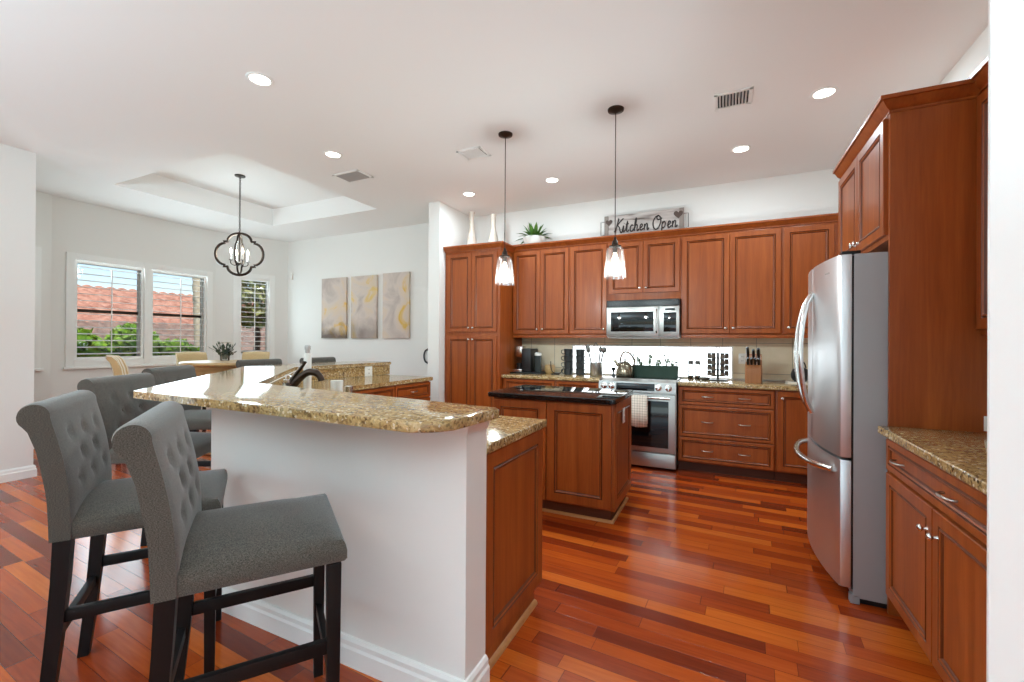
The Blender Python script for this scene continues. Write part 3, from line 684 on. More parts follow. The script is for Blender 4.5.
t = cabinet('peninsula_cabinet', 'cherry cabinet under the far end of the lower worktop', 'cabinet', (-2.985, 2.88, 0), R(90), 1.20, 0, .876, .66,
    [('w', .01, .60, .70, .865, (.3,)), ('w', .61, 1.20, .70, .865, (.9,)), ('d', .01, .60, .115, .69, (.55, .64)), ('d', .61, 1.20, .115, .69, (.66, .64))], toe=.1)
b = BM(); prism(b, [(-2.30, 2.09), (-2.90, 2.70), (-3.46, 2.80), (-2.25, 1.60)], .1, .876); tag(obj('sink_cabinet', b, M['wood'], smooth=25), 'angled cherry sink cabinet below the bronze faucet', 'cabinet')
outlet('white double outlet on the far granite upstand', (-3.659, 3.84, .972), R(90), .115, True)

# faucet and things by the sink
t = thing('faucet', 'dark bronze kitchen faucet with arched spout behind the bar', 'faucet', (-2.60, 2.01, .918))
b = BM(); lathe(b, [(0, 0), (.034, 0), (.034, .008), (.026, .014), (.024, .09), (.028, .11), (.02, .135), (0, .138)], 18); obj('body', b, M['bronze'], t)
b = BM(); tube(b, spline([(.0, 0, .07), (.05, .03, .145), (.10, .055, .185), (.145, .078, .185), (.175, .092, .155), (.182, .096, .13)], 4), [.026] * 6 + [.024] * 8 + [.021] * 7, 10); obj('spout', b, M['bronze'], t)
b = BM(); tube(b, [(0, 0, .12), (.035, .02, .18), (.075, .04, .235), (.085, .045, .26)], [.018, .013, .011, .014], 8); obj('lever', b, M['bronze'], t)
t = thing('soap_bottle', 'tall slim white bottle with grey pump behind the faucet', 'bottle', (-2.617, 2.16, .918))
b = BM(); lathe(b, [(0, 0), (.024, 0), (.026, .006), (.026, .30), (.024, .31), (0, .312)], 16); obj('bottle', b, M['white'], t)
b = BM(); lathe(b, [(.014, .312), (.016, .318), (.016, .335), (.02, .337), (.02, .36), (.016, .366), (0, .367)], 14); obj('pump', b, M['grille'], t)
t = thing('soap_dispenser', 'clear glass soap dispenser left of the faucet', 'bottle', (-2.44, 1.86, .918))
b = BM(); lathe(b, [(0, 0), (.032, 0), (.035, .01), (.035, .10), (.022, .125), (.018, .14)], 16); obj('jar', b, M['jarglass'], t)
b = BM(); lathe(b, [(0, .138), (.019, .138), (.019, .155), (.006, .158), (.006, .185), (0, .186)], 12); tube(b, [(0, 0, .183), (.035, 0, .183), (.045, 0, .175)], .005, 6); obj('pump', b, M['chrome'], t)
b = BM(); lathe(b, [(0, 0), (.038, 0), (.042, .01), (.044, .11), (.041, .11), (.039, .012), (0, .01)], 18); tag(obj('cup', b, M['white'], loc=(-2.53, 2.34, .918)), 'small white cup on the sink worktop under the spout', 'cup')
b = BM(); lathe(b, [(0, 0), (.03, 0), (.03, .075), (.027, .078), (0, .078)], 14); tag(obj('scrub_holder', b, M['chrome'], loc=(-2.40, 2.33, .918)), 'small steel scrubber holder on the sink worktop beside the white cup', 'holder')

# ------------------------------------------------------------------ bar stools
def make_stool(label):
    t = thing('bar_stool', label, 'stool', group='grey tufted bar stools around the bar')
    HW = .25
    # seat cushion with a soft crown
    b = BM(); HW = .246; nx, ny = 14, 12; y0, y1, zb, zt = -.20, .25, .638, .702
    def seat_z(u, v): return zt + .042 * (1 - abs(2 * u - 1) ** 2.6) * (1 - max(0, 2 * v - 1) ** 2.2)
    top = [[None] * (ny + 1) for _ in range(nx + 1)]
    for i in range(nx + 1):
        for j in range(ny + 1):
            u, v = i / nx, j / ny; ins = .012
            top[i][j] = b.verts.new((-HW + ins + (2 * HW - 2 * ins) * u, y0 + (y1 - y0 - ins) * v, seat_z(u, v)))
    for i in range(nx):
        for j in range(ny): b.faces.new((top[i][j], top[i + 1][j], top[i + 1][j + 1], top[i][j + 1]))
    edge = [top[i][0] for i in range(nx + 1)] + [top[nx][j] for j in range(1, ny + 1)] + [top[i][ny] for i in range(nx - 1, -1, -1)] + [top[0][j] for j in range(ny - 1, 0, -1)]
    prev = edge; cx, cy = 0, (y0 + y1) / 2
    for g, z in ((.008, zt - .012), (.012, zt - .03), (.012, zb + .01), (.006, zb), (-.05, zb)):
        cur = []
        for v in edge:
            dx = (1 if v.co.x > 0 else -1) if abs(abs(v.co.x) - (HW - .012)) < 1e-4 else 0
            dy = 1 if abs(v.co.y - (y1 - .012)) < 1e-4 else (-1 if abs(v.co.y - y0) < 1e-4 else 0)
            cur.append(b.verts.new((v.co.x + dx * g, v.co.y + dy * g * (1 if dy > 0 else .3), z)))
        for k in range(len(edge)): b.faces.new((prev[k], prev[(k + 1) % len(edge)], cur[(k + 1) % len(edge)], cur[k]))
        prev = cur
    b.faces.new(prev); obj('seat', b, M['fabric'], t, smooth=50); HW = .25
    # tufted scroll back
    front = [(-.168, .638), (-.169, .69), (-.170, .74)] + [(-.171 - .048 * q ** 1.7, .74 + .295 * q) for q in [i / 14 for i in range(1, 15)]]
    cyc, czc, rs = -.266, 1.062, .042
    roll = [(cyc + rs * math.cos(a), czc + rs * math.sin(a)) for a in [R(x) for x in range(-5, 246, 18)]]
    back = [(-.280, 1.012), (-.258, .945), (-.241, .85), (-.231, .78), (-.227, .70), (-.225, .638)]
    prof = front + roll + back; nf = len(front); K = 26
    but = [(x, z) for z, xs in ((.985, (-.14, 0, .14)), (.905, (-.07, .07)), (.825, (-.14, 0, .14))) for x in xs]
    def tuft(x, z):
        d = 0
        for bx, bz in but:
            r2 = (x - bx) ** 2 + (z - bz) ** 2; d += .012 * math.exp(-r2 / (2 * .014 ** 2))
        for (ax, az) in but:
            for (bx, bz) in but:
                L = math.hypot(bx - ax, bz - az)
                if 0 < L < .115 and az > bz:
                    q = max(0, min(1, ((x - ax) * (bx - ax) + (z - az) * (bz - az)) / L ** 2)); dd = math.hypot(x - ax - q * (bx - ax), z - az - q * (bz - az))
                    d += .003 * math.exp(-(dd / .012) ** 2)
        return d
    b = BM(); rings = []
    for i in range(K + 1):
        u = i / K; x = -HW + 2 * HW * u; endf = .006 if i in (0, K) else 0
        cyp = sum(p[0] for p in prof) / len(prof); ring = []
        for j, (y, z) in enumerate(prof):
            yy = y; 
            if 3 <= j < nf + 2 and 0 < i < K: yy -= tuft(x, z) - .006 * (1 - (2 * u - 1) ** 4)
            ring.append((x, yy, z))
        if endf:
            ring = [(x, y + (cyp - y) * .06, z + (.85 - z) * .012) for x, y, z in ring]
        rings.append([b.verts.new(p) for p in ring])
    for A, B in zip(rings, rings[1:]):
        for j in range(len(prof)): b.faces.new((A[j], A[(j + 1) % len(prof)], B[(j + 1) % len(prof)], B[j]))
    b.faces.new(rings[0][::-1]); b.faces.new(rings[-1])
    for bx, bz in but:
        q = max(0, (bz - .74) / .295); yb = -.171 - .048 * q ** 1.7 - .010
        v = bmesh.ops.create_uvsphere(b, u_segments=8, v_segments=5, radius=.009)['verts']
        for p in v: p.co = Vector((p.co.x + bx, p.co.y * .6 + yb, p.co.z + bz))
    obj('backrest', b, M['fabric'], t, smooth=60)
    for x in (-.213, .213):
        b = BM(); box(b, -.021, .021, -.021, .021, 0, .63, .003)
        for v in b.verts:
            f = (.63 - v.co.z) / .63; v.co.x *= 1 - .22 * f; v.co.y *= 1 - .22 * f
        obj('leg', b, M['leg'], t, loc=(x, .215, 0), smooth=25)
        b = BM(); pts = [(-.248, 0), (-.232, .15), (-.216, .33), (-.204, .50), (-.198, .637)]; last = None
        for i, (y, z) in enumerate(pts):
            h = .018 + .005 * z / .63
            cur = [b.verts.new((dx * h, y + dy * h, z)) for dx, dy in ((-1, -1), (1, -1), (1, 1), (-1, 1))]
            if last:
                for k in range(4): b.faces.new((last[k], last[(k + 1) % 4], cur[(k + 1) % 4], cur[k]))
            else: b.faces.new(cur[::-1])
            last = cur
        b.faces.new(last); obj('leg', b, M['leg'], t, loc=(x, 0, 0), smooth=25)
        b = BM(); box(b, -.011, .011, -.21, .21, .355, .395, .002); obj('stretcher', b, M['leg'], t, loc=(x, 0, 0), smooth=25)
    for y, z in ((.215, .25), (-.219, .29)):
        b = BM(); box(b, -.21, .21, y - .011, y + .011, z, z + .036, .002); obj('stretcher', b, M['leg'], t, smooth=25)
    return t
stool = make_stool('grey tufted bar stool nearest the camera, before the white bar wall')
stool.location = (-1.385, .945, 0); stool.rotation_euler = (0, 0, R(-35.3))
for x, y, a, lab in ((-2.085, .98, 56, 'grey tufted bar stool at the left end of the bar front, second from the camera'),
                     (-3.01, 1.50, 34, 'grey tufted bar stool at the pointed left corner of the bar, tufted front showing'),
                     (-3.78, 2.14, 30, 'grey tufted bar stool behind the corner one along the angled bar edge'),
                     (-4.47, 3.27, 0, 'grey bar stool at the far bar edge in front of the narrow corner window'),
                     (-4.47, 4.07, 0, 'grey bar stool at the far bar edge below the three canvases')):
    dup(stool, (x, y, 0), R(a - 90), lab)

# ------------------------------------------------------------------ lamps
def pendant(label, x, y):
    t = thing('pendant_lamp', label, 'lamp', (x, y, 1.81), group='glass pendants over the island')
    b = BM(); lathe(b, [(0, CZ - 1.81), (.062, CZ - 1.81), (.06, CZ - 1.81 - .012), (.03, CZ - 1.81 - .022), (.008, CZ - 1.81 - .03), (0, CZ - 1.81 - .03)], 24); obj('canopy', b, M['bronze'], t)
    b = BM(); tube(b, [(0, 0, CZ - 1.84), (0, 0, .30)], .0035, 6); obj('rod', b, M['bronze'], t)
    b = BM(); lathe(b, [(0, .31), (.010, .31), (.012, .29), (.022, .275), (.026, .25), (.045, .245), (.045, .236), (.02, .234), (.018, .19), (0, .19)], 18); obj('socket', b, M['bronze'], t)
    b = BM(); lathe(b, [(.042, .238), (.058, .23), (.066, .21), (.074, .12), (.082, .02), (.084, .0), (.081, .0), (.079, .02), (.071, .12), (.063, .208), (.056, .226)], 28); obj('lamp_shade', b, M['lampglass'], t)
    b = BM(); lathe(b, [(0, .19), (.012, .188), (.014, .17), (.026, .14), (.028, .12), (.022, .098), (0, .088)], 14); obj('bulb', b, M['bulb'], t)
    l_ = lamp('pendant_light', 'POINT', (x, y, 1.87), (0, 0, 0), 32, (.84, .98, 1.0), shadow_soft_size=.03)
pendant('glass bell pendant lamp in front of the tall pantry', -1.69, 3.376)
pendant('glass bell pendant lamp in front of the kitchen sign and microwave cabinet', -.745, 3.37)

GC = 'recessed ceiling lights'
def can(label, x, y, e=9):
    t = thing('recessed_light', label, 'ceiling light', (x, y, CZ), group=GC)
    b = BM(); lathe(b, [(.062, -.001), (.066, -.006), (.082, -.005), (.086, 0), (.06, .0)], 28); obj('trim_ring', b, M['trim'], t)
    b = BM(); lathe(b, [(0, -.0015), (.063, -.0015)], 28); obj('lens', b, M['can'], t, smooth=0)
    lamp('recessed_light_beam', 'AREA', (x, y, CZ - .012), (0, 0, 0), e, (.78, .98, 1.08), shape='DISK', size=.12)
can('recessed ceiling light nearest the camera, left of the pendants', -2.86, 1.96)
can('recessed ceiling light beside the dining tray ceiling', -3.37, 3.05)
can('recessed ceiling light above the pantry vases', -2.77, 4.56)
can('recessed ceiling light above the succulent, between the pendant cords', -1.70, 4.545)
can('recessed ceiling light near the back wall, right of the kitchen sign', .144, 4.54)
can('recessed ceiling light beside the fridge cabinet', .642, 3.77)

def register(label, x, y, w, d, n, dark=True):
    t = thing('ceiling_vent', label, 'vent', (x, y, CZ)); b = BM()
    for x0, x1, y0, y1 in ((-w / 2, -w / 2 + .025, -d / 2, d / 2), (w / 2 - .025, w / 2, -d / 2, d / 2), (-w / 2, w / 2, -d / 2, -d / 2 + .025), (-w / 2, w / 2, d / 2 - .025, d / 2)): box(b, x0, x1, y0, y1, -.008, 0, .002)
    obj('vent_frame', b, M['trim'], t, smooth=25)
    b = BM(); box(b, -w / 2 + .02, w / 2 - .02, -d / 2 + .02, d / 2 - .02, -.0015, -.0005); obj('duct', b, M['void'] if dark else M['grille'], t, smooth=0)
    b = BM()
    for i in range(n):
        xx = -w / 2 + .03 + (w - .06) * (i + .5) / n
        box(b, -.0012, .0012, -d / 2 + .022, d / 2 - .022, -.008, .008, mat=Matrix.Translation((xx, 0, -.006)) @ Matrix.Rotation(R(38), 4, 'Y'))
    obj('slat', b, M['trim'] if dark else M['grille'], t, smooth=0)
register('white ceiling air register with dark slats right of the pendants', .06, 3.585, .25, .235, 9)
register('white ceiling air register left of the pantry side pendant cord', -2.13, 3.59, .26, .22, 9)
register('flat grey ceiling grille beside the dining tray', -3.61, 3.54, .36, .24, 16, False)

# chandelier over the dining table
t = thing('chandelier', 'bronze quatrefoil chandelier with candle bulbs hanging over the dining table', 'chandelier', (-5.41, 3.46, 2.385), R(32))
b = BM(); top = TZ - 2.385
lathe(b, [(0, top), (.06, top), (.058, top - .012), (.02, top - .022), (0, top - .022)], 20); obj('canopy', b, M['bronze'], t)
b = BM(); z = .29; i = 0
while z < top - .03:
    a = R(90) * (i % 2); pts = [(.009 * math.cos(q) * math.cos(a), .009 * math.cos(q) * math.sin(a), z + .014 + .018 * math.sin(q)) for q in [2 * math.pi * k / 10 for k in range(10)]]
    tube(b, pts, .0032, 5, closed=True); z += .026; i += 1
obj('chain', b, M['bronze'], t)
def quatre(sx, sz):
    pts = []; A = .155
    for cx, cz, a0 in ((0, .115 * sz, -25), (-.155 * sx, 0, 65), (0, -.115 * sz, 155), (.155 * sx, 0, 245)):
        rx = .15
        for k in range(13):
            a = R(a0 + 230 * k / 12); pts.append((cx + rx * math.cos(a), 0, cz + rx * math.sin(a)))
    return pts
def quatre_frame(W2, H2):
    # four lobes joined by short square steps at the corners
    pts = []
    def arc(cx, cz, rx, rz_, a0, a1, k=12): return [(cx + rx * math.cos(R(a0 + (a1 - a0) * i / k)), 0, cz + rz_ * math.sin(R(a0 + (a1 - a0) * i / k))) for i in range(k + 1)]
    sx, sz = W2 * .62, H2 * .60
    pts += arc(0, sz, W2 * .50, H2 - sz, 0, 180); pts += [(-W2 * .66, 0, sz)]
    pts += arc(-sx, 0, W2 - sx, sz * .86, 90, 270); pts += [(-W2 * .66, 0, -sz)]
    pts += arc(0, -sz, W2 * .50, H2 - sz, 180, 360); pts += [(W2 * .66, 0, -sz)]
    pts += arc(sx, 0, W2 - sx, sz * .86, -90, 90); pts += [(W2 * .66, 0, sz)]
    return pts
b = BM(); tube(b, quatre_frame(.278, .258), .0165, 8, closed=True); obj('frame', b, M['bronze'], t)
b = BM(); tube(b, [(0, x, z) for x, _, z in quatre_frame(.11, .245)], .011, 8, closed=True); obj('frame', b, M['bronze'], t)
b = BM(); tube(b, [(0, 0, .29), (0, 0, -.12)], .007, 8); lathe(b, [(0, -.14), (.02, -.13), (.024, -.11), (.01, -.095), (0, -.09)], 12); obj('stem', b, M['bronze'], t)
for k in range(4):
    a = R(45 + 90 * k); ca, sa = math.cos(a), math.sin(a); r_ = .095
    b = BM(); tube(b, spline([(0, 0, -.11), (.05 * ca, .05 * sa, -.145), (r_ * ca, r_ * sa, -.125), (r_ * ca, r_ * sa, -.085)], 4), .005, 6); lathe(b, [(0, -.088), (.022, -.086), (.02, -.08), (.0, -.08)], 12, (r_ * ca, r_ * sa, 0)); ar = obj('arm', b, M['bronze'], t)
    b = BM(); lathe(b, [(0, -.08), (.011, -.08), (.011, -.005), (0, -.005)], 12, (r_ * ca, r_ * sa, 0)); obj('candle', b, M['white'], ar)
    b = BM(); lathe(b, [(0, -.005), (.008, 0), (.014, .02), (.011, .04), (.003, .065), (0, .066)], 10, (r_ * ca, r_ * sa, 0)); obj('bulb', b, M['bulb'], ar)
lamp('chandelier_light', 'POINT', (-5.41, 3.46, 2.46), (0, 0, 0), 16, (.78, .97, 1.0), shadow_soft_size=.12)

# ------------------------------------------------------------------ dining nook
t = thing('dining_table', 'round tan pub table by the nook windows', 'table', (-5.45, 3.38, 0))
b = BM(); lathe(b, [(0, 1.015), (.46, 1.015), (.50, 1.025), (.508, 1.04), (.50, 1.06), (0, 1.06)], 48); obj('tabletop', b, M['tanwood'], t)
b = BM(); lathe(b, [(0, 0), (.34, 0), (.36, .02), (.34, .06), (.2, .14), (.16, .4), (.18, .8), (.40, .93), (.44, 1.014), (0, 1.014)], 32); obj('pedestal', b, M['tanwood'], t)
def dining_chair(label, loc, rz, stripes=False, hw=.235):
    t = thing('dining_chair', label, 'chair', loc, rz, 'tan high dining chairs')
    b = BM(); box(b, -hw + .005, hw - .005, -.2, .24, .62, .73, .03); obj('seat', b, M['tan'], t, smooth=60)
    b = BM(); n = 9; pr = []
    P = [(-.19, .70), (-.20, .85), (-.225, 1.0), (-.26, 1.10), (-.30, 1.145), (-.335, 1.15), (-.34, 1.12), (-.31, 1.08), (-.285, 1.0), (-.265, .85), (-.255, .62), (-.19, .62)]
    rows = []
    for i in range(n):
        u = i / (n - 1) * 2 - 1
        rows.append([b.verts.new((u * hw, y + .035 * u * u, z - (.012 * u * u if z > 1 else 0))) for y, z in P])
    for A, B in zip(rows, rows[1:]):
        for j in range(len(P)): b.faces.new((A[j], A[(j + 1) % len(P)], B[(j + 1) % len(P)], B[j]))
    b.faces.new(rows[0][::-1]); b.faces.new(rows[-1]); obj('backrest', b, M['stripe'] if stripes else M['tan'], t, smooth=60)
    for x in (.035 - hw, hw - .035):
        for y in (-.21, .2):
            b = BM(); box(b, x - .02, x + .02, y - .02, y + .02, 0, .63, .003); obj('leg', b, M['leg'], t, smooth=25)
m, n, l, p = new_mat('striped_tan_fabric'); tc = n.new('ShaderNodeTexCoord'); s_ = n.new('ShaderNodeSeparateXYZ'); l.new(tc.outputs['Object'], s_.inputs[0])
f = mathn(n, l, 'LESS_THAN', mathn(n, l, 'FRACT', mathn(n, l, 'MULTIPLY', s_.outputs[0], 12)), .5); l.new(mixc(n, l, f, rgb(196, 162, 116), rgb(226, 212, 190)), p.inputs['Base Color']); p.inputs['Roughness'].default_value = .9; M['stripe'] = m
dining_chair('tan striped dining chair at the left of the round table, below the first window', (-5.85, 2.70, 0), R(-30), True)
dining_chair('tan dining chair behind the round table, left of the flowers', (-6.60, 3.64, 0), R(-104), False, .18)
dining_chair('tan dining chair behind the round table, right of the flowers', (-6.22, 4.18, 0), R(-135), False, .18)
t = thing('flower_vase', 'glass vase of white flowers and dark leaves on the dining table', 'vase', (-5.62, 3.42, 1.06))
b = BM(); lathe(b, [(0, 0), (.045, 0), (.05, .005), (.055, .11), (.051, .11), (.046, .012), (0, .01)], 18); obj('vase', b, M['jarglass'], t)
b = BM()
for k in range(46):
    a = random.uniform(0, 6.28); r_ = random.uniform(.02, .17) ; h = random.uniform(.13, .25) - r_ * .35
    q = Vector((r_ * math.cos(a), r_ * math.sin(a), h)); tube(b, [(q.x * .15, q.y * .15, .02), (q.x * .5, q.y * .5, h * .7), q], .002, 4)
    d = q.normalized(); s = d.cross(Vector((0, 0, 1))).normalized() * .016
    for lo, hi in ((.6, .85), (.85, 1.12)):
        b.faces.new([b.verts.new(q * lo), b.verts.new(q * (lo + hi) / 2 + s), b.verts.new(q * hi), b.verts.new(q * (lo + hi) / 2 - s)])
obj('foliage', b, patches('dusty_dark_leaf', [(.3, rgb(40, 52, 40)), (.7, rgb(76, 92, 70))], 20, .6), t)
for k in range(9):
    a = random.uniform(0, 6.28); r_ = random.uniform(.03, .12); b = BM()
    for j in range(6):
        c = Vector((math.cos(j * 1.05), math.sin(j * 1.05), .5)); s = Vector((-c.y, c.x, 0)) * .012
        b.faces.new([b.verts.new((0, 0, 0)), b.verts.new(c * .014 + s), b.verts.new(c * .026), b.verts.new(c * .014 - s)])
    obj('flower', b, M['white'], t, loc=(r_ * math.cos(a), r_ * math.sin(a), .235 - r_ * .3))

# canvases, wall handle, sensor
def canvas(label, x0, x1, z0, z1, mat):
    b = BM(); box(b, 0, x1 - x0, -.038, 0, 0, z1 - z0, .002); tag(obj('canvas_print', b, mat, loc=(x0, 5.415, z0), smooth=25), label, 'picture', 'three abstract canvases')
def art_mat(name, seed, ylo, accent):
    m, n, l, p = new_mat(name); tc = n.new('ShaderNodeTexCoord'); mp = n.new('ShaderNodeMapping'); mp.inputs['Location'].default_value = (seed, 0, seed * .7); l.new(tc.outputs['Object'], mp.inputs['Vector'])
    a = n.new('ShaderNodeTexNoise'); a.inputs['Scale'].default_value = 2.6; a.inputs['Detail'].default_value = 6; a.inputs['Distortion'].default_value = 1.0; l.new(mp.outputs[0], a.inputs['Vector'])
    r1 = ramp(n, [(.3, rgb(176, 160, 152)), (.48, rgb(206, 190, 180)), (.58, rgb(212, 190, 166)), (.66, accent), (.8, rgb(214, 200, 184))]); l.new(a.outputs['Fac'], r1.inputs['Fac'])
    s = n.new('ShaderNodeSeparateXYZ'); l.new(tc.outputs['Object'], s.inputs[0])
    f = n.new('ShaderNodeTexNoise'); f.inputs['Scale'].default_value = 5; f.inputs['Detail'].default_value = 7; l.new(mp.outputs[0], f.inputs['Vector'])
    h = mathn(n, l, 'ADD', s.outputs[2], mathn(n, l, 'MULTIPLY', mathn(n, l, 'SUBTRACT', f.outputs['Fac'], .5), .5))
    band = n.new('ShaderNodeMapRange'); band.inputs['From Min'].default_value = ylo[0]; band.inputs['From Max'].default_value = ylo[1]; band.inputs['To Min'].default_value = ylo[2]; band.inputs['To Max'].default_value = 0; l.new(h, band.inputs['Value'])
    l.new(mixc(n, l, band.outputs[0], r1.outputs[0], rgb(92, 78, 70)), p.inputs['Base Color']); p.inputs['Roughness'].default_value = .8
    return m
canvas('abstract canvas with dark lower edge, left of the three by the nook corner', -6.185, -5.625, 1.365, 2.375, art_mat('abstract_art_grey', 1.3, (.02, .26, .9), rgb(222, 178, 92)))
canvas('abstract pale pink and gold canvas, middle of the three', -5.51, -4.965, 1.362, 2.375, art_mat('abstract_art_rose', 4.1, (.1, .34, .45), rgb(216, 182, 112)))
canvas('abstract canvas with most yellow, right of the three nearest the pantry', -4.84, -4.325, 1.365, 2.385, art_mat('abstract_art_gold', 7.7, (-.4, -.2, .2), rgb(214, 170, 72)))
b = BM(); tube(b, spline([(.03, -.02, .10), (-.015, -.035, .075), (-.035, -.04, .0), (-.015, -.035, -.08), (.03, -.02, -.105)], 5), .013, 8); box(b, .015, .045, -.03, 0, .085, .115, .003); box(b, .015, .045, -.03, 0, -.12, -.09, .003)
tag(obj('wall_hook', b, M['blackplastic'], loc=(-4.0, 5.42, 1.10)), 'black curved handle on the white wall left of the pantry', 'handle')
b = BM(); box(b, -.03, .03, -.03, 0, -.06, .06, .008); tag(obj('wall_sensor', b, M['plate'], loc=(-6.98, 5.42, 2.47), smooth=25), 'small white wall sensor above the canvases near the nook corner', 'sensor')

# ------------------------------------------------------------------ on top of the cabinets
def vase(label, x, y, z, h, seed):
    b = BM(); lathe(b, [(0, 0), (.062, 0), (.068, .01), (.07, h * .18), (.058, h * .36), (.034, h * .55), (.028, h * .7), (.033, h * .94), (.04, h), (.034, h), (.026, h * .9), (.02, h * .7), (0, h * .65)], 24)
    tag(obj('tall_vase', b, M['vasewood'], loc=(x, y, z)), label, 'vase', 'slim vases on the pantry')
vase('tallest slim cream vase on the pantry, by the white wall', -3.05, 5.10, 2.52, .54, 0)
vase('shorter slim cream vase on the pantry, nearer the pendant cord', -2.72, 5.10, 2.52, .47, 1)
t = thing('potted_succulent', 'green spiky succulent in a white bowl on top of the upper cabinets', 'plant', (-2.20, 5.24, 2.545))
b = BM(); lathe(b, [(0, 0), (.09, 0), (.13, .05), (.15, .11), (.145, .12), (.135, .115), (.12, .10), (0, .10)], 28); obj('bowl', b, M['white'], t)
b = BM()
for ringi, (nl, tilt, L) in enumerate(((9, 74, .25), (9, 54, .26), (8, 32, .25), (6, 14, .22))):
    for k in range(nl):
        a = 2 * math.pi * (k + ringi * .4) / nl; T = R(tilt + random.uniform(-6, 6)); d = Vector((math.cos(a) * math.sin(T), math.sin(a) * math.sin(T), math.cos(T))); s = Vector((-math.sin(a), math.cos(a), 0)); nrm = d.cross(s)
        base_ = Vector((0, 0, .11)) + Vector((math.cos(a), math.sin(a), 0)) * .02; prevv = None
        for q, wd in ((0, .016), (.35, .026), (.7, .018), (1, .001)):
            droop = Vector((0, 0, -.10 * q * q * math.sin(T))); c = base_ + d * L * q + droop
            cur = [b.verts.new(c - s * wd), b.verts.new(c - nrm * wd * .35), b.verts.new(c + s * wd), b.verts.new(c + nrm * wd * .2)]
            if prevv:
                for j in range(4): b.faces.new((prevv[j], prevv[(j + 1) % 4], cur[(j + 1) % 4], cur[j]))
            prevv = cur
obj('foliage', b, M['leaf'], t, smooth=60)

# the kitchen sign
t = thing('kitchen_sign', 'weathered white sign reading Kitchen Open on top of the upper cabinets', 'sign', (-1.306, 5.32, 2.546)); SW, SH = .906, .305
sm = patches('weathered_white_board', [(.30, rgb(100, 88, 82)), (.46, rgb(176, 164, 158)), (.7, rgb(206, 198, 192))], 3, .8, .5, (1, 1, 7), 2)
b = BM(); box(b, 0, SW, 0, .018, 0, SH, .002); obj('board', b, sm, t, smooth=25)
gw = plain('grey_aged_wood', rgb(140, 128, 120), .8)
for x0, x1 in ((.0, .05), (SW - .05, SW)): b = BM(); box(b, x0, x1, -.004, 0, 0, SH, .001); obj('batten', b, gw, t, smooth=25)
dk = plain('dark_sign_paint', rgb(44, 34, 30), .6)
def heart(bm, cx, cz, s):
    pts = []
    for i in range(28):
        a = 2 * math.pi * i / 28; pts.append((cx + s * 16 * math.sin(a) ** 3 / 16, cz + s * (13 * math.cos(a) - 5 * math.cos(2 * a) - 2 * math.cos(3 * a) - math.cos(4 * a)) / 16))
    va = [bm.verts.new((x, -.006, z)) for x, z in pts]; vb = [bm.verts.new((x, 0, z)) for x, z in pts]
    bm.faces.new(va); bm.faces.new(vb[::-1])
    for i in range(28): bm.faces.new((va[i], va[(i + 1) % 28], vb[(i + 1) % 28], vb[i]))
b = BM(); heart(b, .055, .225, .042); heart(b, SW - .06, .235, .05); obj('heart', b, plain('brown_heart_paint', rgb(84, 66, 58), .7), t, smooth=25)
GL = {  # hand-lettered strokes: (advance, strokes)
 'K': (.80, [[(.02, .15), (.15, .05), (.25, .55), (.38, 1.05), (.30, 1.10)], [(.85, 1.1), (.55, .85), (.32, .58), (.5, .42), (.62, .1), (.75, -.05), (.88, .12)]]),
 'i': (.30, [[(.0, .1), (.1, .5), (.1, .1), (.18, 0), (.3, .14)], [(.13, .68), (.14, .71)]]),
 't': (.34, [[(.0, .14), (.13, .85), (.1, .15), (.2, 0), (.34, .14)], [(-.03, .6), (.28, .62)]]),
 'c': (.40, [[(.36, .42), (.2, .5), (.07, .28), (.12, .04), (.26, 0), (.4, .14)]]),
 'h': (.50, [[(.0, .12), (.18, .7), (.16, 1.02), (.08, .8), (.06, 0)], [(.06, .2), (.2, .48), (.32, .42), (.32, .08), (.4, 0), (.5, .14)]]),
 'e': (.40, [[(.02, .16), (.26, .3), (.24, .48), (.1, .44), (.07, .14), (.2, 0), (.4, .14)]]),
 'n': (.50, [[(.04, .48), (.06, 0)], [(.06, .2), (.2, .48), (.32, .42), (.32, .08), (.4, 0), (.5, .14)]]),
 'O': (.86, [[(.55, 1.0), (.25, .92), (.06, .5), (.2, .05), (.5, -.02), (.75, .35), (.74, .8), (.5, 1.02), (.38, .85), (.55, .68), (.86, .8)]]),
 'p': (.48, [[(.05, .5), (.03, -.42)], [(.05, .3), (.2, .5), (.34, .34), (.26, .04), (.08, .06)]]), ' ': (.22, [])}
b = BM(); x = .115; hgt = .148
for ch in 'Kitchen Open':
    adv, st = GL[ch]
    for s in st: tube(b, spline([(x + p[0] * hgt * .80 + p[1] * .012, -.003,   .095 + p[1] * hgt) for p in s], 5), .0072, 6)
    x += adv * hgt * .80 + .004
obj('lettering', b, dk, t)
for s, x in ((-1, 0), (1, SW)):
    b = BM(); tube(b, [(x, .009, .08), (x + s * .045, .009, .08), (x + s * .045, .009, .24), (x, .009, .24)], .004, 6); obj('wire_handle', b, M['bronze'], t)

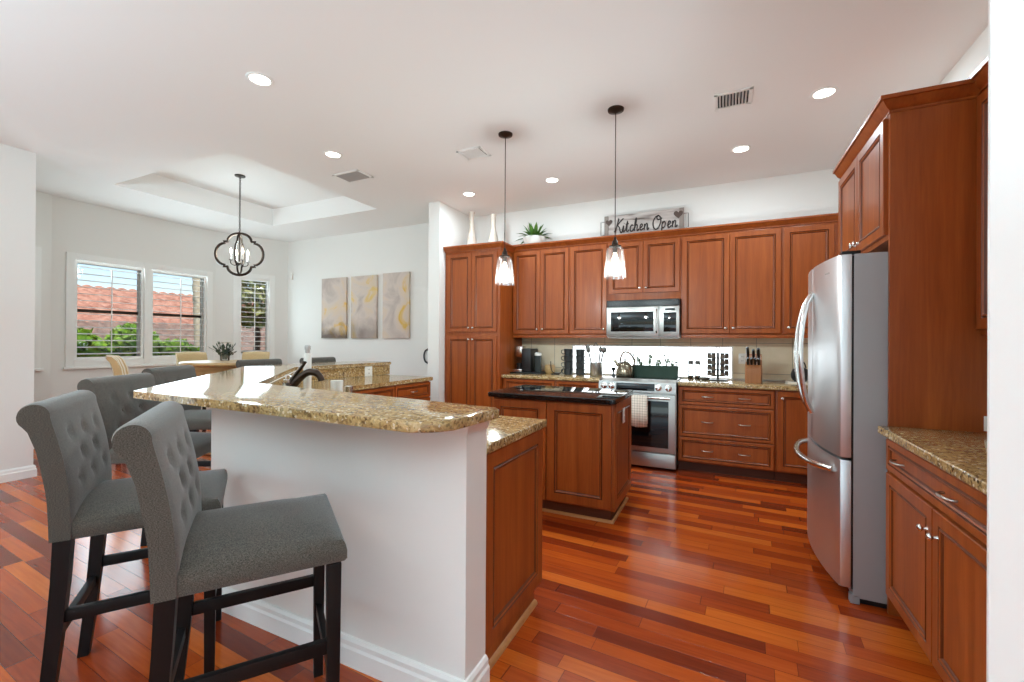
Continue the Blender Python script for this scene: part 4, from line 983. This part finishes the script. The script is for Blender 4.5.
# ------------------------------------------------------------------ on the back counter
ZC = .918
t = thing('coffee_machine', 'black pod coffee machine on a tray at the left end of the back counter', 'coffee machine', (-2.33, 5.10, ZC + .018))
b = BM(); box(b, .02, .15, .0, .26, .0, .30, .02); obj('body', b, M['blackplastic'], t, smooth=50)
b = BM(); box(b, -.07, .03, .02, .14, .19, .33, .025); obj('brew_head', b, M['chrome'], t, smooth=50)
b = BM(); box(b, -.09, .03, .0, .15, .0, .035, .006); obj('drip_tray', b, M['chrome'], t, smooth=50)
b = BM(); lathe(b, [(0, .035), (.036, .035), (.04, .11), (.036, .11), (.033, .04), (0, .04)], 16, (-.035, .07, 0)); o = obj('mug', b, M['blackplastic'], loc=(-2.33, 5.10, ZC + .018)); tag(o, 'black mug standing on the coffee machine drip tray', 'mug')
b = BM(); box(b, -.17, .30, -.06, .22, 0, .018, .006); tag(obj('serving_tray', b, M['blackplastic'], loc=(-2.33, 5.12, ZC), smooth=50), 'black tray beneath the pod coffee machine', 'tray')
t = thing('canister', 'dark canister with white lid right of the coffee machine', 'canister', (-2.12, 5.20, ZC + .018))
b = BM(); lathe(b, [(0, 0), (.045, 0), (.047, .005), (.047, .21), (0, .21)], 20); obj('jar', b, plain('dark_smoked_glass', rgb(56, 62, 62), .15), t)
b = BM(); lathe(b, [(0, .21), (.045, .21), (.045, .24), (.03, .25), (0, .25)], 20); obj('lid', b, M['white'], t)
b = BM(); lathe(b, [(0, 0), (.05, 0), (.065, .02), (.068, .09), (.055, .115), (0, .12)], 20); tag(obj('sugar_jar', b, M['tanwood'], loc=(-1.99, 5.28, ZC)), 'round light wooden jar behind the black canister', 'jar')
t = thing('banana_hook', 'black curved wire stand on the back counter before the mug stacks', 'stand', (-1.88, 5.18, ZC))
b = BM(); lathe(b, [(0, 0), (.055, 0), (.055, .008), (0, .01)], 18); obj('base', b, M['blackplastic'], t)
b = BM(); tube(b, spline([(-.06, 0, .16), (-.055, 0, .08), (-.03, 0, .025), (.03, 0, .01), (.08, 0, .03), (.11, 0, .09)], 5), .0055, 8); obj('arm', b, M['blackplastic'], t)
def mug(label, x, y, z, ha):
    t = thing('coffee_mug', label, 'mug', (x, y, z), ha, 'stacked dark mugs'); b = BM()
    lathe(b, [(0, 0), (.044, 0), (.052, .004), (.057, .078), (.054, .078), (.048, .008), (0, .006)], 20); obj('cup', b, M['mug'], t)
    b = BM(); tube(b, spline([(.052, 0, .064), (.082, 0, .062), (.088, 0, .036), (.07, 0, .018), (.049, 0, .018)], 4), .005, 7); obj('handle', b, M['mug'], t)
M['mug'] = plain('charcoal_stoneware', rgb(50, 54, 56), .3)
pos = ('lowest', 'second from bottom', 'third from bottom', 'topmost')
for k in range(4): mug(f'charcoal mug, {pos[k]} of the left stack, beside the white window edge', -1.72, 5.22, ZC + .001 + .0795 * k, R(200))
for k in range(4): mug(f'charcoal mug, {pos[k]} of the right stack, handles towards the utensil crock', -1.57, 5.22, ZC + .001 + .0795 * k, R(-5))
t = thing('utensil_crock', 'steel utensil crock left of the kettle', 'crock', (-1.345, 5.12, ZC))
b = BM(); lathe(b, [(0, 0), (.072, 0), (.075, .005), (.075, .16), (.071, .16), (.069, .01), (0, .01)], 24); obj('crock', b, steel('hammered_steel', (.5, .5, .48, 1), .3, 2), t)
def utensil(name, label, dx, dy, lean, head):
    b = BM(); T = Vector((math.sin(lean), 0, math.cos(lean))); p0 = Vector((dx * .3, dy, .02)); p1 = p0 + T * .27
    tube(b, [p0, p1], .009, 8)
    if head == 'spatula': box(b, -.026, .026, -.003, .003, 0, .09, .002, mat=Matrix.Translation(p1) @ Matrix.Rotation(lean, 4, 'Y'))
    elif head == 'whisk':
        for k in range(6):
            a = math.pi * k / 6; tube(b, spline([p1 + T * q * .11 + Vector((math.cos(a), math.sin(a), 0)) * .03 * math.sin(math.pi * min(q * 1.0, 1)) * s for q, s in ((0, 1), (.3, 1), (.65, 1), (1, 1))], 3), .0018, 5); tube(b, spline([p1 + T * q * .11 - Vector((math.cos(a), math.sin(a), 0)) * .03 * math.sin(math.pi * q) for q in (0, .3, .65, 1)], 3), .0018, 5)
    elif head == 'ladle':
        v = bmesh.ops.create_uvsphere(b, u_segments=14, v_segments=8, radius=.036)['verts']
        for q in v: q.co = Vector((q.co.x, q.co.y * .4, q.co.z)) + p1 + T * .03
    else:
        v = bmesh.ops.create_uvsphere(b, u_segments=12, v_segments=8, radius=.026)['verts']
        for q in v: q.co = Vector((q.co.x * .8, q.co.y * .3, q.co.z * 1.4)) + p1 + T * .03
    tag(obj(name, b, M['utensil'], loc=(-1.345, 5.12, ZC)), label, 'utensil', 'utensils in the crock')
M['utensil'] = plain('grey_utensil', rgb(92, 90, 86), .4, .3)
utensil('spatula', 'grey spatula leaning to the left in the utensil crock', -.10, .0, R(-13), 'spatula')
utensil('whisk', 'wire whisk standing upright in the utensil crock', -.02, .02, R(-1), 'whisk')
utensil('ladle', 'dark ladle leaning to the right in the utensil crock', .08, -.01, R(13), 'ladle')
utensil('serving_spoon', 'grey serving spoon between the whisk and ladle in the crock', .03, .03, R(6), 'spoon')
ZR = .925
t = thing('kettle', 'antique bronze stovetop kettle with looped handle on the range', 'kettle', (-1.02, 5.17, ZR)); t.scale = (1.15, 1.15, 1.15)
km = plain('aged_pewter', rgb(128, 118, 100), .25, .9)
b = BM(); lathe(b, [(0, 0), (.088, 0), (.094, .012), (.09, .05), (.072, .105), (.045, .14), (.03, .15), (0, .152)], 26); obj('body', b, km, t)
b = BM(); tube(b, spline([(-.055, 0, .10), (-.085, 0, .135), (-.11, 0, .165)], 4), [.02] * 4 + [.014] * 5, 10); obj('spout', b, km, t)
b = BM(); tube(b, spline([(-.052, 0, .125), (-.04, 0, .20), (-.01, 0, .245), (.045, 0, .235), (.085, 0, .18), (.09, 0, .13), (.07, 0, .10)], 5), .009, 8); obj('handle', b, km, t)
b = BM(); lathe(b, [(0, .15), (.012, .15), (.008, .162), (.014, .172), (0, .18)], 12); obj('lid_knob', b, km, t)
b = BM(); lathe(b, [(0, 0), (.022, 0), (.02, .01), (.009, .03), (.009, .05), (.022, .075), (.026, .10), (.02, .10), (0, .08)], 14); tag(obj('pepper_mill', b, M['blackplastic'], loc=(-1.16, 5.20, ZR)), 'small dark goblet shaped shaker left of the kettle', 'shaker')
t = thing('herb_planter', 'long dark green planter trough of herbs behind the range', 'planter', (-.70, 5.30, ZR))
b = BM(); k0 = [(-.255, -.05), (.255, -.05), (.255, .05), (-.255, .05)]; lo = [b.verts.new((x * .96, y * .85, 0)) for x, y in k0]; hi = [b.verts.new((x, y, .13)) for x, y in k0]; inn = [b.verts.new((x * .98, y * .86, .13)) for x, y in k0]; bt = [b.verts.new((x * .97, y * .8, .10)) for x, y in k0]
b.faces.new(lo[::-1]); b.faces.new(bt)
for j in range(4):
    for A, B in ((lo, hi), (hi, inn), (inn, bt)): b.faces.new((A[j], A[(j + 1) % 4], B[(j + 1) % 4], B[j]))
obj('trough', b, M['planter'], t, smooth=25)
for px, hh, sp in ((-.21, .17, .05), (-.15, .08, .035), (-.06, .14, .025), (.03, .09, .035), (.12, .15, .03), (.2, .09, .07)):
    b = BM()
    for k in range(16):
        a = random.uniform(0, 6.28); r_ = random.uniform(.2, 1) * sp; h = random.uniform(.4, 1) * hh; q = Vector((px + r_ * math.cos(a), r_ * .7 * math.sin(a), .10 + h)); q0 = Vector((px, 0, .10))
        tube(b, [q0, q0.lerp(q, .6) + Vector((0, 0, .01)), q], .0015, 4); dd = (q - q0).normalized(); s = dd.cross(Vector((0, 1, 0))).normalized() * .008
        b.faces.new([b.verts.new(q - dd * .01), b.verts.new(q + s), b.verts.new(q + dd * .028), b.verts.new(q - s)])
    obj('herb', b, patches('herb_leaf', [(.3, rgb(60, 84, 56)), (.7, rgb(120, 136, 104))], 30, .6) if 'herb' not in M else M['herb'], t); M.setdefault('herb', bpy.data.materials['herb_leaf'])
def shaker(label, x):
    t = thing('spice_jar', label, 'jar', (x, 5.24, ZC), 0, 'glass jars by the spice rack')
    b = BM(); lathe(b, [(0, 0), (.026, 0), (.028, .004), (.028, .15), (.022, .165)], 16); obj('jar', b, M['jarglass'], t)
    b = BM(); lathe(b, [(0, .004), (.025, .004), (.025, .04), (0, .042)], 14); obj('contents', b, M['void'], t)
    b = BM(); lathe(b, [(0, .165), (.027, .165), (.027, .20), (.022, .205), (0, .206)], 16); obj('lid', b, M['utensil'], t)
shaker('glass jar with dark lid right of the herb planter', -.318); shaker('glass jar with dark lid beside the spice rack', -.246)
b = BM(); lathe(b, [(0, 0), (.03, 0), (.05, .012), (.055, .03), (.05, .034), (0, .02)], 16); tag(obj('small_bowl', b, M['utensil'], loc=(-.175, 5.16, ZC)), 'small dark dish at the foot of the spice rack', 'dish')
t = thing('spice_rack', 'dark revolving spice rack with four tiers of jars', 'rack', (-.045, 5.20, ZC))
b = BM(); lathe(b, [(0, 0), (.10, 0), (.10, .012), (.02, .018), (0, .018)], 24); obj('base', b, M['blackplastic'], t)
b = BM(); tube(b, [(0, 0, .015), (0, 0, .30)], .012, 8); tube(b, [(.03 * math.cos(q), 0, .325 + .03 * math.sin(q)) for q in [2 * math.pi * k / 14 for k in range(14)]], .004, 6, closed=True)
for z in (.055, .118, .181, .244):
    tube(b, [(.105 * math.cos(q), .105 * math.sin(q), z - .004) for q in [2 * math.pi * k / 20 for k in range(20)]], .003, 5, closed=True)
    for k in range(4): a = R(45 * (2 * k + 1)); tube(b, [(0, 0, z - .004), (.105 * math.cos(a), .105 * math.sin(a), z - .004)], .003, 5)
obj('frame', b, M['blackplastic'], t)
GJ = 'spice jars in the revolving rack'
rowname = ('bottom', 'second', 'third', 'top'); sidename = ('right', 'back right', 'back left', 'left', 'front left', 'front right')
jl = None
for i, z in enumerate((.055, .118, .181, .244)):
    for k in range(6):
        a = R(60 * k); lab = f'spice jar on the {rowname[i]} tier of the rack, at its {sidename[k]}'
        loc = (-.045 + .085 * math.cos(a), 5.20 + .085 * math.sin(a), ZC + z)
        if jl is None:
            jl = thing('spice_jar', lab, 'jar', loc, 0, GJ); b = BM(); lathe(b, [(0, 0), (.02, 0), (.021, .003), (.021, .032), (.016, .036), (0, .036)], 12); obj('jar', b, plain('spice_glass', rgb(104, 92, 80), .15), jl)
            b = BM(); lathe(b, [(0, .036), (.02, .036), (.02, .05), (0, .051)], 12); obj('lid', b, M['blackplastic'], jl)
        else: dup(jl, loc, None, lab)
t = thing('knife_block', 'wooden knife block with black handled knives', 'knife block', (.285, 5.10, ZC), R(-6)); t.scale = (1.2, 1.2, 1.2)
b = BM(); pr = [(-.075, 0), (.11, 0), (.15, .10), (.035, .245), (-.075, .125)]; va = [b.verts.new((-.06, y, z)) for y, z in pr]; vb = [b.verts.new((.06, y, z)) for y, z in pr]
b.faces.new(va); b.faces.new(vb[::-1])
for j in range(5): b.faces.new((va[j], vb[j], vb[(j + 1) % 5], va[(j + 1) % 5]))
bmesh.ops.bevel(b, geom=list(b.edges), offset=.003, segments=1, affect='EDGES'); obj('block', b, M['knifewood'], t, smooth=25)
GK = 'knives in the knife block'; kn = 0
for j, (x, q, L) in enumerate(((-.04, .28, .075), (-.013, .28, .075), (.014, .28, .075), (.04, .28, .075), (-.042, .7, .13), (.0, .72, .10), (.038, .7, .12))):
    y = -.075 + .11 * q; z = .125 + .12 * q; d = Vector((0, -.738, .675)); p0 = Vector((x, y, z)); b = BM()
    tube(b, [p0 - d * .01, p0 + d * .012, p0 + d * L * .5, p0 + d * L], [.010, .010, .013, .011], 8)
    nm = ('leftmost in the lower row', 'second in the lower row', 'third in the lower row', 'rightmost in the lower row', 'left of the upper row', 'middle of the upper row', 'right of the upper row')[j]
    o = obj('kitchen_knife', b, M['blackplastic'], loc=(.285, 5.10, ZC), rz=R(-6)); o.scale = (1.2, 1.2, 1.2); tag(o, f'black knife handle, {nm} of the knife block', 'knife', GK)
t = thing('teapot', 'round black teapot on a pale board beside the fridge', 'teapot', (.70, 5.22, ZC + .018))
b = BM(); lathe(b, [(0, 0), (.05, 0), (.075, .035), (.08, .08), (.065, .125), (.035, .145), (0, .15)], 22); obj('pot', b, M['blackplastic'], t)
b = BM(); lathe(b, [(0, .148), (.03, .146), (.02, .155), (.008, .16), (.014, .175), (0, .18)], 14); obj('lid', b, M['blackplastic'], t)
b = BM(); tube(b, spline([(-.04, 0, .13), (-.02, 0, .19), (.03, 0, .195), (.05, 0, .14)], 5), .006, 7); obj('handle', b, M['blackplastic'], t)
b = BM(); box(b, -.12, .12, -.1, .1, 0, .018, .005); tag(obj('serving_board', b, plain('pale_marble', rgb(222, 214, 200), .3), loc=(.70, 5.21, ZC), smooth=25), 'pale serving board under the black teapot', 'board')

# ------------------------------------------------------------------ outside the nook windows
b = BM(); box(b, -60, -8.6, -30, 50, -.6, -.5); o = struct('ground', b, patches('lawn', [(.3, rgb(60, 90, 34)), (.7, rgb(104, 134, 58))], 8, .9), smooth=0)
b = BM(); box(b, -60, 12, -30, -5.5, -.6, -.14); o = struct('terrace_ground', b, plain('pale_paving', rgb(200, 194, 184), .8), smooth=0)
t = thing('house', 'neighbouring house with a terracotta barrel tile roof beyond the nook windows', 'house', (-24, 8, -.5))
b = BM(); box(b, -6, 3.2, -12, 16, 0, 2.4); obj('house_wall', b, plain('warm_grey_stucco', rgb(176, 168, 158), .9), t, smooth=0)  # plain wall in one even warm grey
def tile_roof(x0, z0, x1, z1, y0, y1):
    b = BM(); p = .42; n = int((y1 - y0) / p * 6); rows = 10; prev = None
    for i in range(rows * 2):
        q = (i // 2 + (i % 2)) / rows; lift = 0 if i % 2 == 0 else .07
        cur = []
        for j in range(n + 1):
            y = y0 + (y1 - y0) * j / n; c = .09 * abs(math.sin(math.pi * (y - y0) / p)); cur.append(b.verts.new((x0 + (x1 - x0) * q, y, z0 + (z1 - z0) * q + c + lift)))
        if prev:
            for j in range(n): b.faces.new((prev[j], prev[j + 1], cur[j + 1], cur[j]))
        prev = cur
    return b
tm = patches('terracotta_tile', [(.3, rgb(150, 98, 80)), (.5, rgb(190, 136, 114)), (.75, rgb(212, 164, 142))], 3.0, .85)
obj('roof', tile_roof(3.9, 2.35, -1.5, 4.1, -13, 17), tm, t, smooth=60)
b = BM(); box(b, 3.75, 3.9, -13, 17, 2.1, 2.4); obj('fascia', b, plain('brown_fascia', rgb(84, 66, 54), .7), t, smooth=0)
obj('lower_roof', tile_roof(7.2, 1.35, 3.95, 2.35, -6.0, 16), patches('grey_brown_tile', [(.3, rgb(104, 86, 78)), (.6, rgb(150, 124, 110)), (.8, rgb(178, 150, 134))], 3, .9), t, smooth=60)  # tiles in a greyer brown than the main roof
b = BM(); box(b, 3.2, 6.9, -5.8, 15.8, 0, 1.40); obj('porch_wall', b, plain('grey_stucco', rgb(140, 134, 128), .9), t, smooth=0)
def leafball(bm, c, rx, ry, rz_, n, size):
    for k in range(n):
        d = Vector((random.gauss(0, 1), random.gauss(0, 1), random.gauss(0, 1))).normalized() * random.uniform(.55, 1) ** .5
        q = Vector((c[0] + d.x * rx, c[1] + d.y * ry, c[2] + d.z * rz_)); u = Vector((random.gauss(0, 1), random.gauss(0, 1), random.gauss(0, 1) + .4)).normalized(); s = u.cross(Vector((random.random(), random.random(), random.random()))).normalized() * size * .35; u *= size
        bm.faces.new([bm.verts.new(q - u * .5), bm.verts.new(q + s), bm.verts.new(q + u * .5), bm.verts.new(q - s)])
gm = patches('bright_shrub_leaf', [(.25, rgb(58, 104, 22)), (.5, rgb(120, 164, 40)), (.75, rgb(176, 206, 82))], 5, .55)
gm2 = patches('tree_leaf', [(.25, rgb(96, 112, 60)), (.5, rgb(150, 156, 96)), (.75, rgb(200, 196, 148))], 5, .6)
for i, (x, y, r_, h, lab) in enumerate(((-10.5, 3.72, .58, 1.72, 'bright green shrub outside the first nook window, at its left'), (-10.5, 4.62, .56, 1.80, 'tall bright green shrub outside the first nook window, at its right'), (-10.5, 5.36, .50, 1.56, 'low bright green shrub seen through the second nook window, at its left'), (-10.5, 6.08, .44, 1.48, 'low bright green shrub seen through the second nook window, at its right'))):
    t = thing('shrub', lab, 'shrub', (x, y, -.5), 0, 'shrubs outside the nook windows'); b = BM(); leafball(b, (0, 0, h * .62), r_, r_, h * .56, 2600, .2); obj('foliage', b, gm, t, smooth=0)
    b = BM(); tube(b, [(0, 0, 0), (.03, .02, h)], [.05, .02], 6); obj('stem', b, M['bronze'], t)
t = thing('palm_tree', 'pale palm trunk outside the right edge of the second nook window', 'tree', (-12.1, 6.85, -.5))
b = BM(); pts = []; rr = []
for i in range(41): q = i / 40; pts.append((.25 * q, -.35 * q, 6 * q)); rr.append(.16 + .018 * (i % 2))
tube(b, pts, rr, 12); obj('trunk', b, patches('pale_palm_bark', [(.3, rgb(196, 178, 150)), (.7, rgb(232, 220, 196))], 6, .9, .5, (1, 1, 4)), t, smooth=60)
b = BM()
for k in range(14):
    a = 2 * math.pi * k / 14; top = Vector((.25, -.35, 6)); prevp = None
    for i in range(9):
        q = i / 8; c = top + Vector((math.cos(a) * 2.2 * q, math.sin(a) * 2.2 * q, .9 * q - 2.0 * q * q)); 
        if prevp is not None:
            for s in (-1, 1):
                n_ = Vector((-math.sin(a), math.cos(a), -.5)) * s * .45 * (1 - q * .6); b.faces.new([b.verts.new(prevp), b.verts.new(c), b.verts.new(c + n_), ])
        prevp = c
obj('fronds', b, M['leaf'], t, smooth=0)
for x, y, h, r_, lab in ((-15.5, 14.5, 3.4, 1.9, 'leafy tree beyond the narrow corner window'), (-13.6, 9.2, 3.3, .95, 'sparse tree close outside the narrow corner window'), (-32, 24, 5.2, 2.2, 'distant green tree above the roof in the second nook window')):
    t = thing('tree', lab, 'tree', (x, y, -.5)); b = BM(); leafball(b, (0, 0, h), r_, r_, r_ * 1.1, 1800, .28); obj('foliage', b, gm2, t, smooth=0); b = BM(); tube(b, [(0, 0, 0), (.1, .05, h * .6), (0, 0, h)], [.12, .09, .04], 8); obj('trunk', b, M['bronze'], t)
